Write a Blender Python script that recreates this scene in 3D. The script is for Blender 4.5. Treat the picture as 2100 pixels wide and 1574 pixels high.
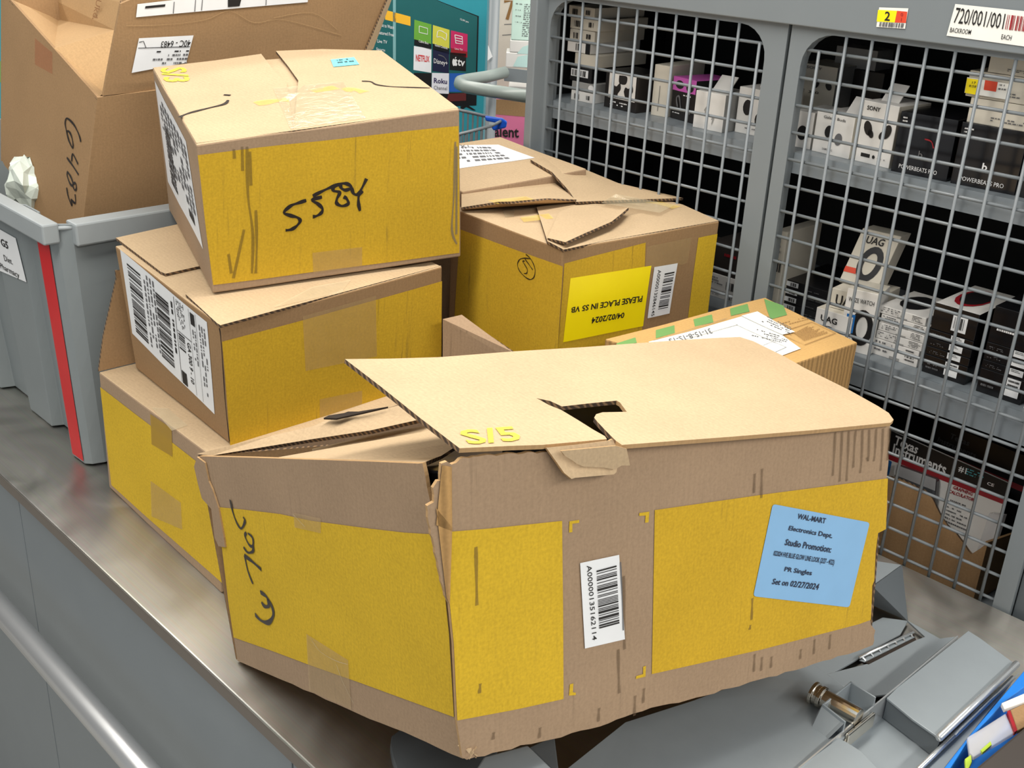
import bpy, bmesh, math, random
from mathutils.bvhtree import BVHTree
from mathutils.geometry import tessellate_polygon
from mathutils import Vector, Matrix, noise
for o in list(bpy.data.objects): bpy.data.objects.remove(o)
scene = bpy.context.scene
COL = scene.collection
# ---------------------------------------------------------------- camera (metres, counter top is z = 0, cage front is y = 0)
F = 2274.795; CX, CY = 1050.0, 787.0
CC = Vector((1.3076166, -1.39706945, 0.8673))
RT = Vector((0.69376377, 0.71876131, 0.04554142))
DN = Vector((0.31981776, -0.25080316, -0.91368177))
FW = RT.cross(DN).normalized()
if FW.dot(Vector((-0.645, 0.648, -0.404))) < 0: FW = -FW
cam = bpy.data.cameras.new('camera'); cam.sensor_width = 36.0; cam.lens = F / 2100 * 36.0; cam.clip_start = 0.02
cam_ob = bpy.data.objects.new('camera', cam); COL.objects.link(cam_ob)
M = Matrix((RT, -DN, -FW)).transposed().to_4x4(); M.translation = CC
cam_ob.matrix_world = M
scene.camera = cam_ob
# ---------------------------------------------------------------- light and exposure
scene.view_settings.view_transform = 'Standard'; scene.view_settings.look = 'None'
scene.view_settings.gamma = 1.0; scene.view_settings.exposure = 0.0
scene.view_settings.use_curve_mapping = False
wd = bpy.data.worlds.new('world'); scene.world = wd; wd.use_nodes = True
wd.node_tree.nodes['Background'].inputs[0].default_value = (0.93, 0.97, 1.0, 1)
wd.node_tree.nodes['Background'].inputs[1].default_value = 0.50
def area(name, loc, sx, sy, power, col=(1, 0.95, 0.87), rot=(0, 0, 0)):
    l = bpy.data.lights.new(name, 'AREA'); l.shape = 'RECTANGLE'; l.size = sx; l.size_y = sy; l.energy = power; l.color = col
    o = bpy.data.objects.new(name, l); COL.objects.link(o); o.location = loc; o.rotation_euler = rot
    return o
area('ceiling_lamp', (0.45, -0.5, 2.2), 0.5, 5.0, 118)
area('ceiling_lamp', (3.3, -0.5, 2.2), 0.35, 5.0, 150)
area('ceiling_lamp', (-2.3, -0.5, 2.2), 0.35, 5.0, 95)
# ---------------------------------------------------------------- measuring helpers: where a line of sight meets a real plane
def ray(x, y): return (FW + RT * ((x - CX) / F) + DN * ((y - CY) / F))
def PN(x, y, n, c):
    d = ray(x, y); n = Vector(n); return CC + d * ((c - n.dot(CC)) / n.dot(d))
def PZ(x, y, z): return PN(x, y, (0, 0, 1), z)
def PY(x, y, yy): return PN(x, y, (0, 1, 0), yy)
def PX(x, y, xx): return PN(x, y, (1, 0, 0), xx)
# ---------------------------------------------------------------- object helpers
def tag(o, label=None, cat=None, group=None, kind=None):
    if label: o['label'] = label
    if cat: o['category'] = cat
    if group: o['group'] = group
    if kind: o['kind'] = kind
    return o
def thing(name, label, cat, loc, group=None):
    o = bpy.data.objects.new(name, None); o.empty_display_size = 0.05; COL.objects.link(o); o.location = loc
    return tag(o, label, cat, group)
def wloc(o):
    v = Vector((0, 0, 0))
    while o is not None: v = v + Vector(o.location); o = o.parent
    return v
class MB:
    def __init__(s): s.v = []; s.f = []; s.m = []
    def add(s, pts, faces, mi=0):
        b = len(s.v); s.v += [Vector(p) for p in pts]
        for f in faces: s.f.append([b + i for i in f]); s.m.append(mi)
    def poly(s, pts, mi=0): s.add(pts, [list(range(len(pts)))], mi)
    def prism(s, pts, d, mi=0, sm=None):
        n = len(pts); d = Vector(d); sm = mi if sm is None else sm
        b = len(s.v); s.v += [Vector(p) for p in pts] + [Vector(p) + d for p in pts]
        s.f.append([b + i for i in range(n)]); s.m.append(mi)
        s.f.append([b + n + i for i in reversed(range(n))]); s.m.append(mi)
        for i in range(n):
            j = (i + 1) % n; s.f.append([b + i, b + n + i, b + n + j, b + j]); s.m.append(sm)
    def box(s, lo, hi, mi=0):
        x0, y0, z0 = lo; x1, y1, z1 = hi
        s.prism([(x0, y0, z0), (x1, y0, z0), (x1, y1, z0), (x0, y1, z0)], (0, 0, z1 - z0), mi)
    def obox(s, o, a, b, c, mi=0):
        o, a, b, c = map(Vector, (o, a, b, c)); s.prism([o, o + a, o + a + b, o + b], c, mi)
    def tube(s, pts, r, n=8, mi=0, caps=True):
        pts = [Vector(p) for p in pts]; rs = r if isinstance(r, (list, tuple)) else [r] * len(pts)
        b = len(s.v); prev = None
        for i, p in enumerate(pts):
            t = (pts[min(i + 1, len(pts) - 1)] - pts[max(i - 1, 0)]).normalized()
            if prev is None:
                a = t.orthogonal().normalized()
            else:
                a = (prev - t * prev.dot(t)).normalized()
            prev = a; c = t.cross(a)
            for k in range(n):
                an = 2 * math.pi * k / n; s.v.append(p + (a * math.cos(an) + c * math.sin(an)) * rs[i])
        for i in range(len(pts) - 1):
            for k in range(n):
                k2 = (k + 1) % n
                s.f.append([b + i * n + k, b + i * n + k2, b + (i + 1) * n + k2, b + (i + 1) * n + k]); s.m.append(mi)
        if caps:
            s.f.append([b + k for k in reversed(range(n))]); s.m.append(mi)
            e = b + (len(pts) - 1) * n; s.f.append([e + k for k in range(n)]); s.m.append(mi)
    def grid(s, fn, nu, nv, mi=0):
        b = len(s.v)
        for j in range(nv + 1):
            for i in range(nu + 1): s.v.append(Vector(fn(i / nu, j / nv)))
        for j in range(nv):
            for i in range(nu):
                a = b + j * (nu + 1) + i; s.f.append([a, a + 1, a + nu + 2, a + nu + 1]); s.m.append(mi)
    def build(s, name, mats, parent=None, smooth=False, weld=0.0, bevel=0.0, solid=None, recalc=True, origin=None):
        me = bpy.data.meshes.new(name); o = bpy.data.objects.new(name, me); COL.objects.link(o)
        if parent is not None: off = wloc(parent)
        else:
            off = Vector(origin) if origin is not None else (sum(s.v, Vector()) / len(s.v)); o.location = off
        me.from_pydata([v - off for v in s.v], [], s.f); me.validate(clean_customdata=False)
        if parent is not None: o.parent = parent
        mats = mats if isinstance(mats, (list, tuple)) else [mats]
        for m in mats: me.materials.append(m)
        if len(me.polygons) == len(s.m): me.polygons.foreach_set('material_index', s.m)
        bm = bmesh.new(); bm.from_mesh(me)
        if weld: bmesh.ops.remove_doubles(bm, verts=bm.verts, dist=weld)
        if recalc: bmesh.ops.recalc_face_normals(bm, faces=bm.faces)
        uv = bm.loops.layers.uv.new('uv')
        for f in bm.faces:
            n = f.normal
            if abs(n.z) > 0.75: tu, tv = Vector((0, 1, 0)), Vector((1, 0, 0))
            else:
                tu = Vector((-n.y, n.x, 0));
                if tu.length < 1e-6: tu = Vector((1, 0, 0))
                tu.normalize(); tv = Vector((0, 0, 1))
            for l in f.loops:
                p = l.vert.co + off; l[uv].uv = (p.dot(tu), p.dot(tv))
            f.smooth = smooth
        bm.to_mesh(me); bm.free()
        if solid:
            md = o.modifiers.new('solid', 'SOLIDIFY'); md.thickness = solid; md.offset = -1
            if len(mats) == 6: md.material_offset = 2; md.material_offset_rim = 4
            elif len(mats) == 2: md.material_offset_rim = 1
        if bevel:
            md = o.modifiers.new('bevel', 'BEVEL'); md.width = bevel; md.segments = 2; md.limit_method = 'ANGLE'; md.angle_limit = 0.7
        return o
# ---------------------------------------------------------------- surfaces that labels, print and marks lie on
class Patch:
    """bilinear sheet p00 p10 p11 p01 (u to the right, v up)"""
    def __init__(s, p00, p10, p11, p01):
        s.c = [Vector(p) for p in (p00, p10, p11, p01)]
        n = (s.c[1] - s.c[0]).cross(s.c[3] - s.c[0]) + (s.c[2] - s.c[1]).cross(s.c[3] - s.c[2]); n.normalize()
        if n.dot(CC - s.c[0]) < 0: n = -n
        s.n = n
    def pt(s, u, v, off=0.0):
        a, b, c, d = s.c
        return a * ((1 - u) * (1 - v)) + b * (u * (1 - v)) + c * (u * v) + d * ((1 - u) * v) + s.n * off
    def pix(s, x, y):
        d = ray(x, y); u = v = 0.5; a, b, c, e = s.c
        for _ in range(12):
            p = s.pt(u, v); du = (b - a) * (1 - v) + (c - e) * v; dv = (e - a) * (1 - u) + (c - b) * u
            m = Matrix((du, dv, -d)).transposed(); t = (p - CC).dot(d) / d.dot(d)
            r = CC + d * t - p
            try: s3 = m.inverted() @ r
            except Exception: break
            u += s3[0]; v += s3[1]
        return (u, v)
    def at(s, x, y, off=0.0): u, v = s.pix(x, y); return s.pt(u, v, off)
class Surf(Patch):
    """the faces of some flaps, addressed by lines of sight"""
    def __init__(s, obs):
        V = []; T = []
        for o in obs:
            b = len(V); off = wloc(o); V += [v.co + off for v in o.data.vertices]; T += [[b + i for i in p.vertices] for p in o.data.polygons]
        s.t = BVHTree.FromPolygons(V, T); c = sum(V, Vector()) / len(V); s.n = sum((p.normal * p.area for o in obs for p in o.data.polygons), Vector()).normalized()
        if s.n.dot(CC - c) < 0: s.n = -s.n
        s.c0 = c
    def at(s, x, y, off=0.0):
        d = ray(x, y).normalized(); h = s.t.ray_cast(CC, d)
        if h[0] is None: return PN(x, y, s.n, s.n.dot(s.c0)) + s.n * off
        return h[0] + s.n * off
    def pix(s, x, y): return (x, y)
    def pt(s, u, v, off=0.0): return s.at(u, v, off)
def bl(q, a, b):
    """q = TL TR BR BL in (u,v); a left-right, b bottom-top"""
    tl, tr, br, bo = q
    return tuple(bo[i] * (1 - a) * (1 - b) + br[i] * a * (1 - b) + tr[i] * a * b + tl[i] * (1 - a) * b for i in (0, 1))
def quv(patch, q, px=True): return [patch.pix(*p) for p in q] if px else q
def decal(patch, q, mat, parent, name='label', off=0.0005, px=True, n=8, label=None, rnd=0.0):
    mb = MB(); Q = quv(patch, q, px)
    if len(q) == 4:
        if rnd and not hasattr(patch, 'dent'):
            pts = []
            for cx, cy, a0 in ((rnd, rnd, 180), (1 - rnd, rnd, 270), (1 - rnd, 1 - rnd, 0), (rnd, 1 - rnd, 90)):
                for k in range(4):
                    an = math.radians(a0 + k * 30); pts.append(bl(Q, cx + rnd * math.cos(an), cy + rnd * math.sin(an)))
            mb.poly([patch.pt(*p, off) for p in pts])
        else: mb.grid(lambda a, b: patch.pt(*bl(Q, a, b), off), n, n)
    else: mb.poly([patch.pt(*p, off) for p in Q])
    o = mb.build(name, mat, parent, recalc=False)
    if label: o['label'] = label
    return o
_tc = {}
def text_geo(s, bold):
    k = (s, bold)
    if k in _tc: return _tc[k]
    cu = bpy.data.curves.new('t', 'FONT'); cu.body = s; cu.resolution_u = 2; cu.offset = 0.022 if bold else 0.004; cu.space_line = 1.1
    cu.align_x = 'CENTER'
    ob = bpy.data.objects.new('t', cu); COL.objects.link(ob)
    me = bpy.data.meshes.new_from_object(ob.evaluated_get(bpy.context.evaluated_depsgraph_get()))
    V = [v.co.copy() for v in me.vertices]; Fc = [list(p.vertices) for p in me.polygons]
    bpy.data.objects.remove(ob); bpy.data.curves.remove(cu); bpy.data.meshes.remove(me)
    x0 = min(v.x for v in V); x1 = max(v.x for v in V); y0 = min(v.y for v in V); y1 = max(v.y for v in V)
    r = ([((v.x - x0) / (x1 - x0), (v.y - y0) / (y1 - y0)) for v in V], Fc); _tc[k] = r
    return r
def text(patch, s, q, mat, parent, off=0.0011, bold=False, px=True, name='lettering'):
    P, Fc = text_geo(s, bold); Q = quv(patch, q, px); mb = MB()
    mb.add([patch.pt(*bl(Q, a, b), off) for a, b in P], Fc)
    return mb.build(name, mat, parent, recalc=False)
def cut_edge(pts, d, par, off=0.0006):
    """the raw corrugated edge of a board, as a narrow strip below the given line"""
    mb = MB(); d = Vector(d); n = len(pts); c = sum(pts, Vector()) / n
    P0 = [p + (CC - p).normalized() * off for p in pts]; mb.add(P0 + [p + d for p in P0], [[i, i + 1, n + i + 1, n + i] for i in range(n - 1)]); return mb.build('cut_edge', ED, par, recalc=False)
def bars(patch, q, n, seed, mat, parent, off=0.0011, px=True, name='barcode', fill=0.55):
    rnd = random.Random(seed); Q = quv(patch, q, px); mb = MB(); ws = [rnd.choice((1, 1, 2, 3)) for _ in range(2 * n)]; T = sum(ws); x = 0
    for i, w in enumerate(ws):
        if i % 2 == 0:
            a0, a1 = x / T, (x + w * (2 * fill)) / T
            mb.poly([patch.pt(*bl(Q, a, b), off) for a, b in ((a0, 0), (min(a1, 1), 0), (min(a1, 1), 1), (a0, 1))])
        x += w
    return mb.build(name, mat, parent, recalc=False)
def dashes(patch, q, rows, seed, mat, parent, off=0.0011, px=True, h=0.45, name='small_print', dens=0.8):
    rnd = random.Random(seed); Q = quv(patch, q, px); mb = MB()
    for r in range(rows):
        b0 = 1 - (r + h) / rows; b1 = 1 - r / rows; a = 0; end = rnd.uniform(0.55, 1.0)
        while a < end:
            w = rnd.uniform(0.015, 0.09)
            if rnd.random() < dens: mb.poly([patch.pt(*bl(Q, x, y), off) for x, y in ((a, b0), (min(a + w, 1), b0), (min(a + w, 1), b1), (a, b1))])
            a += w + 0.02
    return mb.build(name, mat, parent, recalc=False)
def smooth_line(pts, k=5):
    out = []
    for i in range(len(pts) - 1):
        p0 = pts[max(i - 1, 0)]; p1 = pts[i]; p2 = pts[i + 1]; p3 = pts[min(i + 2, len(pts) - 1)]
        for j in range(k):
            t = j / k
            out.append(tuple(0.5 * (2 * p1[a] + (p2[a] - p0[a]) * t + (2 * p0[a] - 5 * p1[a] + 4 * p2[a] - p3[a]) * t * t + (3 * p1[a] - p0[a] - 3 * p2[a] + p3[a]) * t ** 3) for a in (0, 1)))
    out.append(tuple(pts[-1])); return out
def strokes(patch, lines, w, mat, parent, name='handwriting', off=0.0011, curve=True, px=True):
    mb = MB()
    for L in lines:
        L = smooth_line(L) if curve and len(L) > 2 else L
        P = [patch.at(*p, off) if px else patch.pt(*p, off) for p in L]; n = len(P)
        A = []; B = []
        for i, p in enumerate(P):
            t = (P[min(i + 1, n - 1)] - P[max(i - 1, 0)])
            if t.length < 1e-9: t = Vector((1, 0, 0))
            s = t.normalized().cross(patch.n).normalized() * (w * 0.5 * (0.8 + 0.2 * math.sin(i * 0.7)))
            A.append(p + s); B.append(p - s)
        mb.add(A + B, [[i, i + 1, n + i + 1, n + i] for i in range(n - 1)])
    return mb.build(name, mat, parent, recalc=False)
# ---------------------------------------------------------------- materials
def lin(c): return tuple(((x / 255) / 12.92 if x / 255 <= 0.04045 else ((x / 255 + 0.055) / 1.055) ** 2.4) for x in c) + (1,)
_m = {}
def basic(name, col, rough=0.5, metal=0.0, alpha=1.0, spec=0.5, noise_amt=0.06, nscale=30, bump=0.0, coat=0.0, emit=0.0):
    if name in _m: return _m[name]
    m = bpy.data.materials.new(name); m.use_nodes = True; nt = m.node_tree; b = nt.nodes['Principled BSDF']
    b.inputs['Roughness'].default_value = rough; b.inputs['Metallic'].default_value = metal
    b.inputs['Specular IOR Level'].default_value = spec; b.inputs['Alpha'].default_value = alpha; b.inputs['Coat Weight'].default_value = coat
    tc = nt.nodes.new('ShaderNodeTexCoord'); nz = nt.nodes.new('ShaderNodeTexNoise'); nz.inputs['Scale'].default_value = nscale; nz.inputs['Detail'].default_value = 4
    nt.links.new(tc.outputs['Object'], nz.inputs['Vector'])
    mx = nt.nodes.new('ShaderNodeMix'); mx.data_type = 'RGBA'; c = lin(col)
    mx.inputs[6].default_value = tuple(x * (1 - noise_amt) for x in c[:3]) + (1,); mx.inputs[7].default_value = tuple(min(x * (1 + noise_amt), 1) for x in c[:3]) + (1,)
    nt.links.new(nz.outputs['Fac'], mx.inputs[0]); nt.links.new(mx.outputs[2], b.inputs['Base Color'])
    if bump:
        bp = nt.nodes.new('ShaderNodeBump'); bp.inputs['Strength'].default_value = bump; bp.inputs['Distance'].default_value = 0.001
        nt.links.new(nz.outputs['Fac'], bp.inputs['Height']); nt.links.new(bp.outputs['Normal'], b.inputs['Normal'])
    if emit: b.inputs['Emission Color'].default_value = c; b.inputs['Emission Strength'].default_value = emit
    _m[name] = m; return m
def kraft(name, col, flute=0.03, grime=0.0, speck=0.15, rough=0.85, fl_scale=0.0065):
    """corrugated board: fibre speckle, faint flute lines, optional dark rub marks along the flutes"""
    m = bpy.data.materials.new(name); m.use_nodes = True; nt = m.node_tree; N = nt.nodes; L = nt.links; b = N['Principled BSDF']
    b.inputs['Roughness'].default_value = rough; b.inputs['Specular IOR Level'].default_value = 0.25
    tc = N.new('ShaderNodeTexCoord')
    def mp(sc):
        k = N.new('ShaderNodeMapping'); k.inputs['Scale'].default_value = sc; L.new(tc.outputs['UV'], k.inputs['Vector']); return k.outputs['Vector']
    def nz(vec, scale, det=3):
        k = N.new('ShaderNodeTexNoise'); k.inputs['Scale'].default_value = scale; k.inputs['Detail'].default_value = det; L.new(vec, k.inputs['Vector']); return k.outputs['Fac']
    def math_(op, a, bb, clamp=False):
        k = N.new('ShaderNodeMath'); k.operation = op; k.use_clamp = clamp
        for i, x in enumerate((a, bb)):
            if isinstance(x, (int, float)): k.inputs[i].default_value = x
            else: L.new(x, k.inputs[i])
        return k.outputs[0]
    uvv = mp((1, 1, 1))
    fine = nz(uvv, 330, 3); fibre = nz(mp((420, 90, 1)), 1.0, 3); blot = nz(uvv, 9, 4)
    wv = N.new('ShaderNodeTexWave'); wv.wave_type = 'BANDS'; wv.bands_direction = 'X'; wv.inputs['Scale'].default_value = 6.2832 / (20 * fl_scale); wv.inputs['Distortion'].default_value = 0.6; wv.inputs['Detail Scale'].default_value = 3
    L.new(uvv, wv.inputs['Vector'])
    h = math_('ADD', math_('MULTIPLY', math_('SUBTRACT', fine, 0.5), speck * 2.2), math_('MULTIPLY', math_('SUBTRACT', fibre, 0.5), speck * 1.3))
    h = math_('ADD', h, math_('MULTIPLY', math_('SUBTRACT', blot, 0.5), 0.26))
    flm = math_('MULTIPLY', math_('SUBTRACT', wv.outputs['Fac'], 0.5), math_('MULTIPLY', blot, flute * 2))
    h = math_('ADD', h, flm); val = math_('ADD', h, 1.0)
    c = lin(col)
    hs = N.new('ShaderNodeMix'); hs.data_type = 'RGBA'; hs.blend_type = 'MULTIPLY'; hs.inputs[0].default_value = 1.0
    hs.inputs[6].default_value = c
    cb = N.new('ShaderNodeCombineColor'); L.new(val, cb.inputs[0]); L.new(val, cb.inputs[1]); L.new(val, cb.inputs[2]); L.new(cb.outputs[0], hs.inputs[7])
    out = hs.outputs[2]
    if grime:
        st = nz(mp((150, 5, 1)), 1.0, 4); area_ = nz(mp((9, 9, 1)), 1.0, 2)
        g = math_('MULTIPLY', math_('SUBTRACT', st, 0.60), 7.0, True); g = math_('MULTIPLY', g, math_('MULTIPLY', math_('SUBTRACT', area_, 0.47), 6.0, True))
        g = math_('MULTIPLY', g, grime)
        mg = N.new('ShaderNodeMix'); mg.data_type = 'RGBA'; L.new(g, mg.inputs[0]); L.new(out, mg.inputs[6]); mg.inputs[7].default_value = lin((62, 54, 44)); out = mg.outputs[2]
    L.new(out, b.inputs['Base Color'])
    bp = N.new('ShaderNodeBump'); bp.inputs['Strength'].default_value = 0.35; bp.inputs['Distance'].default_value = 0.0006
    L.new(math_('ADD', math_('MULTIPLY', fine, 0.6), math_('MULTIPLY', flm, 2.0)), bp.inputs['Height']); L.new(bp.outputs['Normal'], b.inputs['Normal'])
    return m
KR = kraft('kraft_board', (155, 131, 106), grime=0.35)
KT = kraft('kraft_board_lit', (176, 153, 122))  # kraft lightened for tops and flaps, overhead light put into the colour
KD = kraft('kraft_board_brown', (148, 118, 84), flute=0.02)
KH = kraft('kraft_board_honey', (190, 152, 96), flute=0.04)
KHS = kraft('kraft_board_honey_ribbed', (168, 132, 84), flute=0.42, fl_scale=0.0095)
KI = kraft('kraft_board_inside', (170, 138, 98))
YL = kraft('yellow_print', (200, 165, 42), flute=0.015, grime=0.2, speck=0.2)
YLD = kraft('yellow_print_rubbed', (194, 157, 40), flute=0.015, grime=0.75, speck=0.2)
YS = basic('yellow_stamp', (222, 200, 60), 0.8); YSM = basic('yellow_smear', (226, 196, 70), 0.9, alpha=0.32, noise_amt=0.3, nscale=120)
def edge_mat():
    m = bpy.data.materials.new('corrugated_edge'); m.use_nodes = True; nt = m.node_tree; b = nt.nodes['Principled BSDF']; b.inputs['Roughness'].default_value = 0.9
    tc = nt.nodes.new('ShaderNodeTexCoord'); w = nt.nodes.new('ShaderNodeTexWave'); w.inputs['Scale'].default_value = 75; w.inputs['Distortion'].default_value = 3.0; w.inputs['Detail'].default_value = 2
    w.bands_direction = 'DIAGONAL'; nt.links.new(tc.outputs['Object'], w.inputs['Vector'])
    r = nt.nodes.new('ShaderNodeValToRGB'); r.color_ramp.elements[0].color = lin((62, 48, 36)); r.color_ramp.elements[1].color = lin((132, 104, 74)); r.color_ramp.elements[0].position = 0.35
    nt.links.new(w.outputs['Fac'], r.inputs['Fac']); nt.links.new(r.outputs['Color'], b.inputs['Base Color']); return m
ED = edge_mat()
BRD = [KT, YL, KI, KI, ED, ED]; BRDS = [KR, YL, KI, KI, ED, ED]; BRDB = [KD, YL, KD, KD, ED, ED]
INK = basic('black_ink', (22, 20, 20), 0.6); MARK = basic('marker_ink', (34, 27, 24), 0.45); GINK = basic('grey_ink', (96, 96, 98), 0.7)
PEN = basic('pencil', (150, 112, 76), 0.9); BRINK = basic('brown_print', (128, 92, 48), 0.8)
WL = basic('white_label', (226, 228, 230), 0.45); WL2 = basic('white_label_warm', (236, 236, 230), 0.4)
YLAB = basic('yellow_label', (255, 228, 4), 0.45); BLAB = basic('blue_label', (130, 176, 216), 0.5); CYL = basic('cyan_sticker', (92, 196, 208), 0.5)
TAPE = basic('clear_tape', (196, 168, 120), 0.18, alpha=0.32, noise_amt=0.2, nscale=60); TAPEB = basic('brown_tape', (176, 138, 30), 0.3, alpha=0.75); TAPEW = basic('shiny_tape', (206, 192, 160), 0.14, alpha=0.36, noise_amt=0.2, bump=0.6, nscale=80)
GRN = basic('green_print', (106, 150, 84), 0.7); RED = basic('red_tape', (196, 24, 30), 0.35, noise_amt=0.08); PUR = basic('dark_slot', (40, 30, 22), 0.9)
GP = basic('grey_paint', (120, 127, 131), 0.42, noise_amt=0.05, nscale=14); GPD = basic('grey_paint_dark', (84, 90, 94), 0.5)
WIRE = basic('grey_wire', (116, 122, 126), 0.35); GSH = basic('grey_shelf', (122, 130, 136), 0.35, noise_amt=0.12, nscale=18)
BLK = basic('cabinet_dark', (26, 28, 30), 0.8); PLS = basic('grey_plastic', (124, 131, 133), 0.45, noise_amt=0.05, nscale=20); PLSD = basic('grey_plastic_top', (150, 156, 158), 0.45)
CHR = basic('chrome', (214, 206, 192), 0.12, metal=1.0, noise_amt=0.1, nscale=90); TBM = basic('silver_tube', (196, 198, 200), 0.32, metal=0.75, noise_amt=0.03)
GM = basic('grey_sheet_metal', (142, 150, 155), 0.4, metal=0.25, noise_amt=0.05, nscale=40); GMB = basic('bright_metal_edge', (210, 214, 216), 0.22, metal=0.7); GMD = basic('grey_sheet_metal_dark', (92, 98, 102), 0.4, metal=0.2)
BLU = basic('blue_plastic', (34, 118, 206), 0.35); BLUC = basic('blue_cart_plastic', (24, 88, 206), 0.35); CLR = basic('clear_plastic', (214, 214, 216), 0.15, alpha=0.45)
WB = basic('white_box', (222, 220, 216), 0.4); WBC = basic('cream_box', (208, 202, 188), 0.5); BB = basic('black_box', (26, 26, 28), 0.3); BBB = basic('brown_black_box', (44, 40, 38), 0.4); GB = basic('grey_box', (150, 150, 148), 0.5)
WHT = basic('white_ink', (232, 232, 232), 0.5); BUD = basic('black_bud', (30, 30, 32), 0.35)
PNK = basic('pink_print', (196, 92, 178), 0.5); ROR = basic('red_orange', (216, 70, 40), 0.5); DKR = basic('dark_red', (150, 22, 34), 0.5)
def steel():
    m = bpy.data.materials.new('stainless_steel'); m.use_nodes = True; nt = m.node_tree; N = nt.nodes; L = nt.links; b = N['Principled BSDF']
    b.inputs['Metallic'].default_value = 1.0; b.inputs['Anisotropic'].default_value = 0.75
    cv = N.new('ShaderNodeCombineXYZ'); cv.inputs[1].default_value = 1.0; L.new(cv.outputs[0], b.inputs['Tangent'])
    tc = N.new('ShaderNodeTexCoord'); mp = N.new('ShaderNodeMapping'); mp.inputs['Scale'].default_value = (2, 420, 1); L.new(tc.outputs['Object'], mp.inputs['Vector'])
    br = N.new('ShaderNodeTexNoise'); br.inputs['Scale'].default_value = 1; br.inputs['Detail'].default_value = 3; L.new(mp.outputs['Vector'], br.inputs['Vector'])
    sm = N.new('ShaderNodeTexNoise'); sm.inputs['Scale'].default_value = 7; sm.inputs['Detail'].default_value = 6; sm.inputs['Distortion'].default_value = 1.2; L.new(tc.outputs['Object'], sm.inputs['Vector'])
    r = N.new('ShaderNodeMapRange'); r.inputs[1].default_value = 0.3; r.inputs[2].default_value = 0.7; r.inputs[3].default_value = 0.30; r.inputs[4].default_value = 0.44; L.new(sm.outputs['Fac'], r.inputs[0]); L.new(r.outputs[0], b.inputs['Roughness'])
    cr = N.new('ShaderNodeValToRGB'); cr.color_ramp.elements[0].color = lin((165, 161, 153)); cr.color_ramp.elements[1].color = lin((208, 206, 200)); L.new(sm.outputs['Fac'], cr.inputs['Fac'])
    mx = N.new('ShaderNodeMix'); mx.data_type = 'RGBA'; mx.blend_type = 'MULTIPLY'; mx.inputs[0].default_value = 0.25; L.new(cr.outputs['Color'], mx.inputs[6]); L.new(br.outputs['Color'], mx.inputs[7]); L.new(mx.outputs[2], b.inputs['Base Color'])
    bp = N.new('ShaderNodeBump'); bp.inputs['Strength'].default_value = 0.08; bp.inputs['Distance'].default_value = 0.0005; L.new(br.outputs['Fac'], bp.inputs['Height']); L.new(bp.outputs['Normal'], b.inputs['Normal'])
    return m
STL = steel()
FLR = basic('floor_tile', (150, 148, 142), 0.4); WAL = basic('wall_paint', (200, 202, 204), 0.7); CEI = basic('ceiling_paint', (210, 210, 208), 0.8)
# ================================================================ the setting
def struct(name, mb, m): 
    o = mb.build(name, m); return tag(o, kind='structure')
mb = MB(); mb.box((-4.5, -4.5, -0.97), (4.0, 3.3, -0.92)); struct('floor', mb, FLR)
mb = MB(); mb.box((-4.5, 3.3, -0.97), (4.0, 3.4, 2.3)); struct('wall_back', mb, WAL)
mb = MB(); mb.box((-3.5, -4.5, -0.97), (-3.4, 3.3, 3.0)); struct('reflection_dimmer_wall', mb, basic('reflection_dimmer_grey', (86, 88, 90), .7))  # unseen dark wall added to dim the reflections in the steel top
# ---------------------------------------------------------------- the counter
ct = thing('service_counter', 'long stainless steel topped service counter with grey front panels', 'counter', (0.2, -0.44, -0.92))
mb = MB(); mb.box((-1.7, -0.8815, -0.005), (2.2, -0.006, 0.0)); mb.build('steel_top', STL, ct, bevel=0.002)
mb = MB(); mb.box((-1.7, -0.8805, -0.0245), (2.2, -0.02, -0.0055)); mb.build('front_hem', basic('dull_steel_hem', (112, 104, 96), .5, metal=.3), ct, bevel=0.001)
mb = MB(); mb.box((-1.7, -0.84, -0.92), (2.2, -0.01, -0.025)); mb.build('carcass', GPD, ct)
xs = [-1.7, -1.05, -0.322, 0.45, 1.2, 2.2]
for a, b in zip(xs, xs[1:]):
    mb = MB(); mb.box((a + 0.0015, -0.862, -0.90), (b - 0.0015, -0.841, -0.027)); mb.build('front_panel', GP, ct, bevel=0.001)
p0 = PY(0, 1241, -0.93); p1 = PY(283, 1574, -0.93); zt = (p0.z + p1.z) / 2
rail = thing('bumper_rail', 'round silver rail running along the front of the counter', 'rail', (0.2, -0.93, zt))
mb = MB(); mb.tube([(-1.7, -0.93, zt), (2.2, -0.93, zt)], 0.0185, 24); mb.build('tube', TBM, rail, smooth=True)
for x in (-1.3, 0.9, 2.0):
    mb = MB(); mb.tube([(x, -0.93, zt), (x, -0.8635, zt)], 0.008, 10); mb.build('bracket', GPD, rail, smooth=True)
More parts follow.
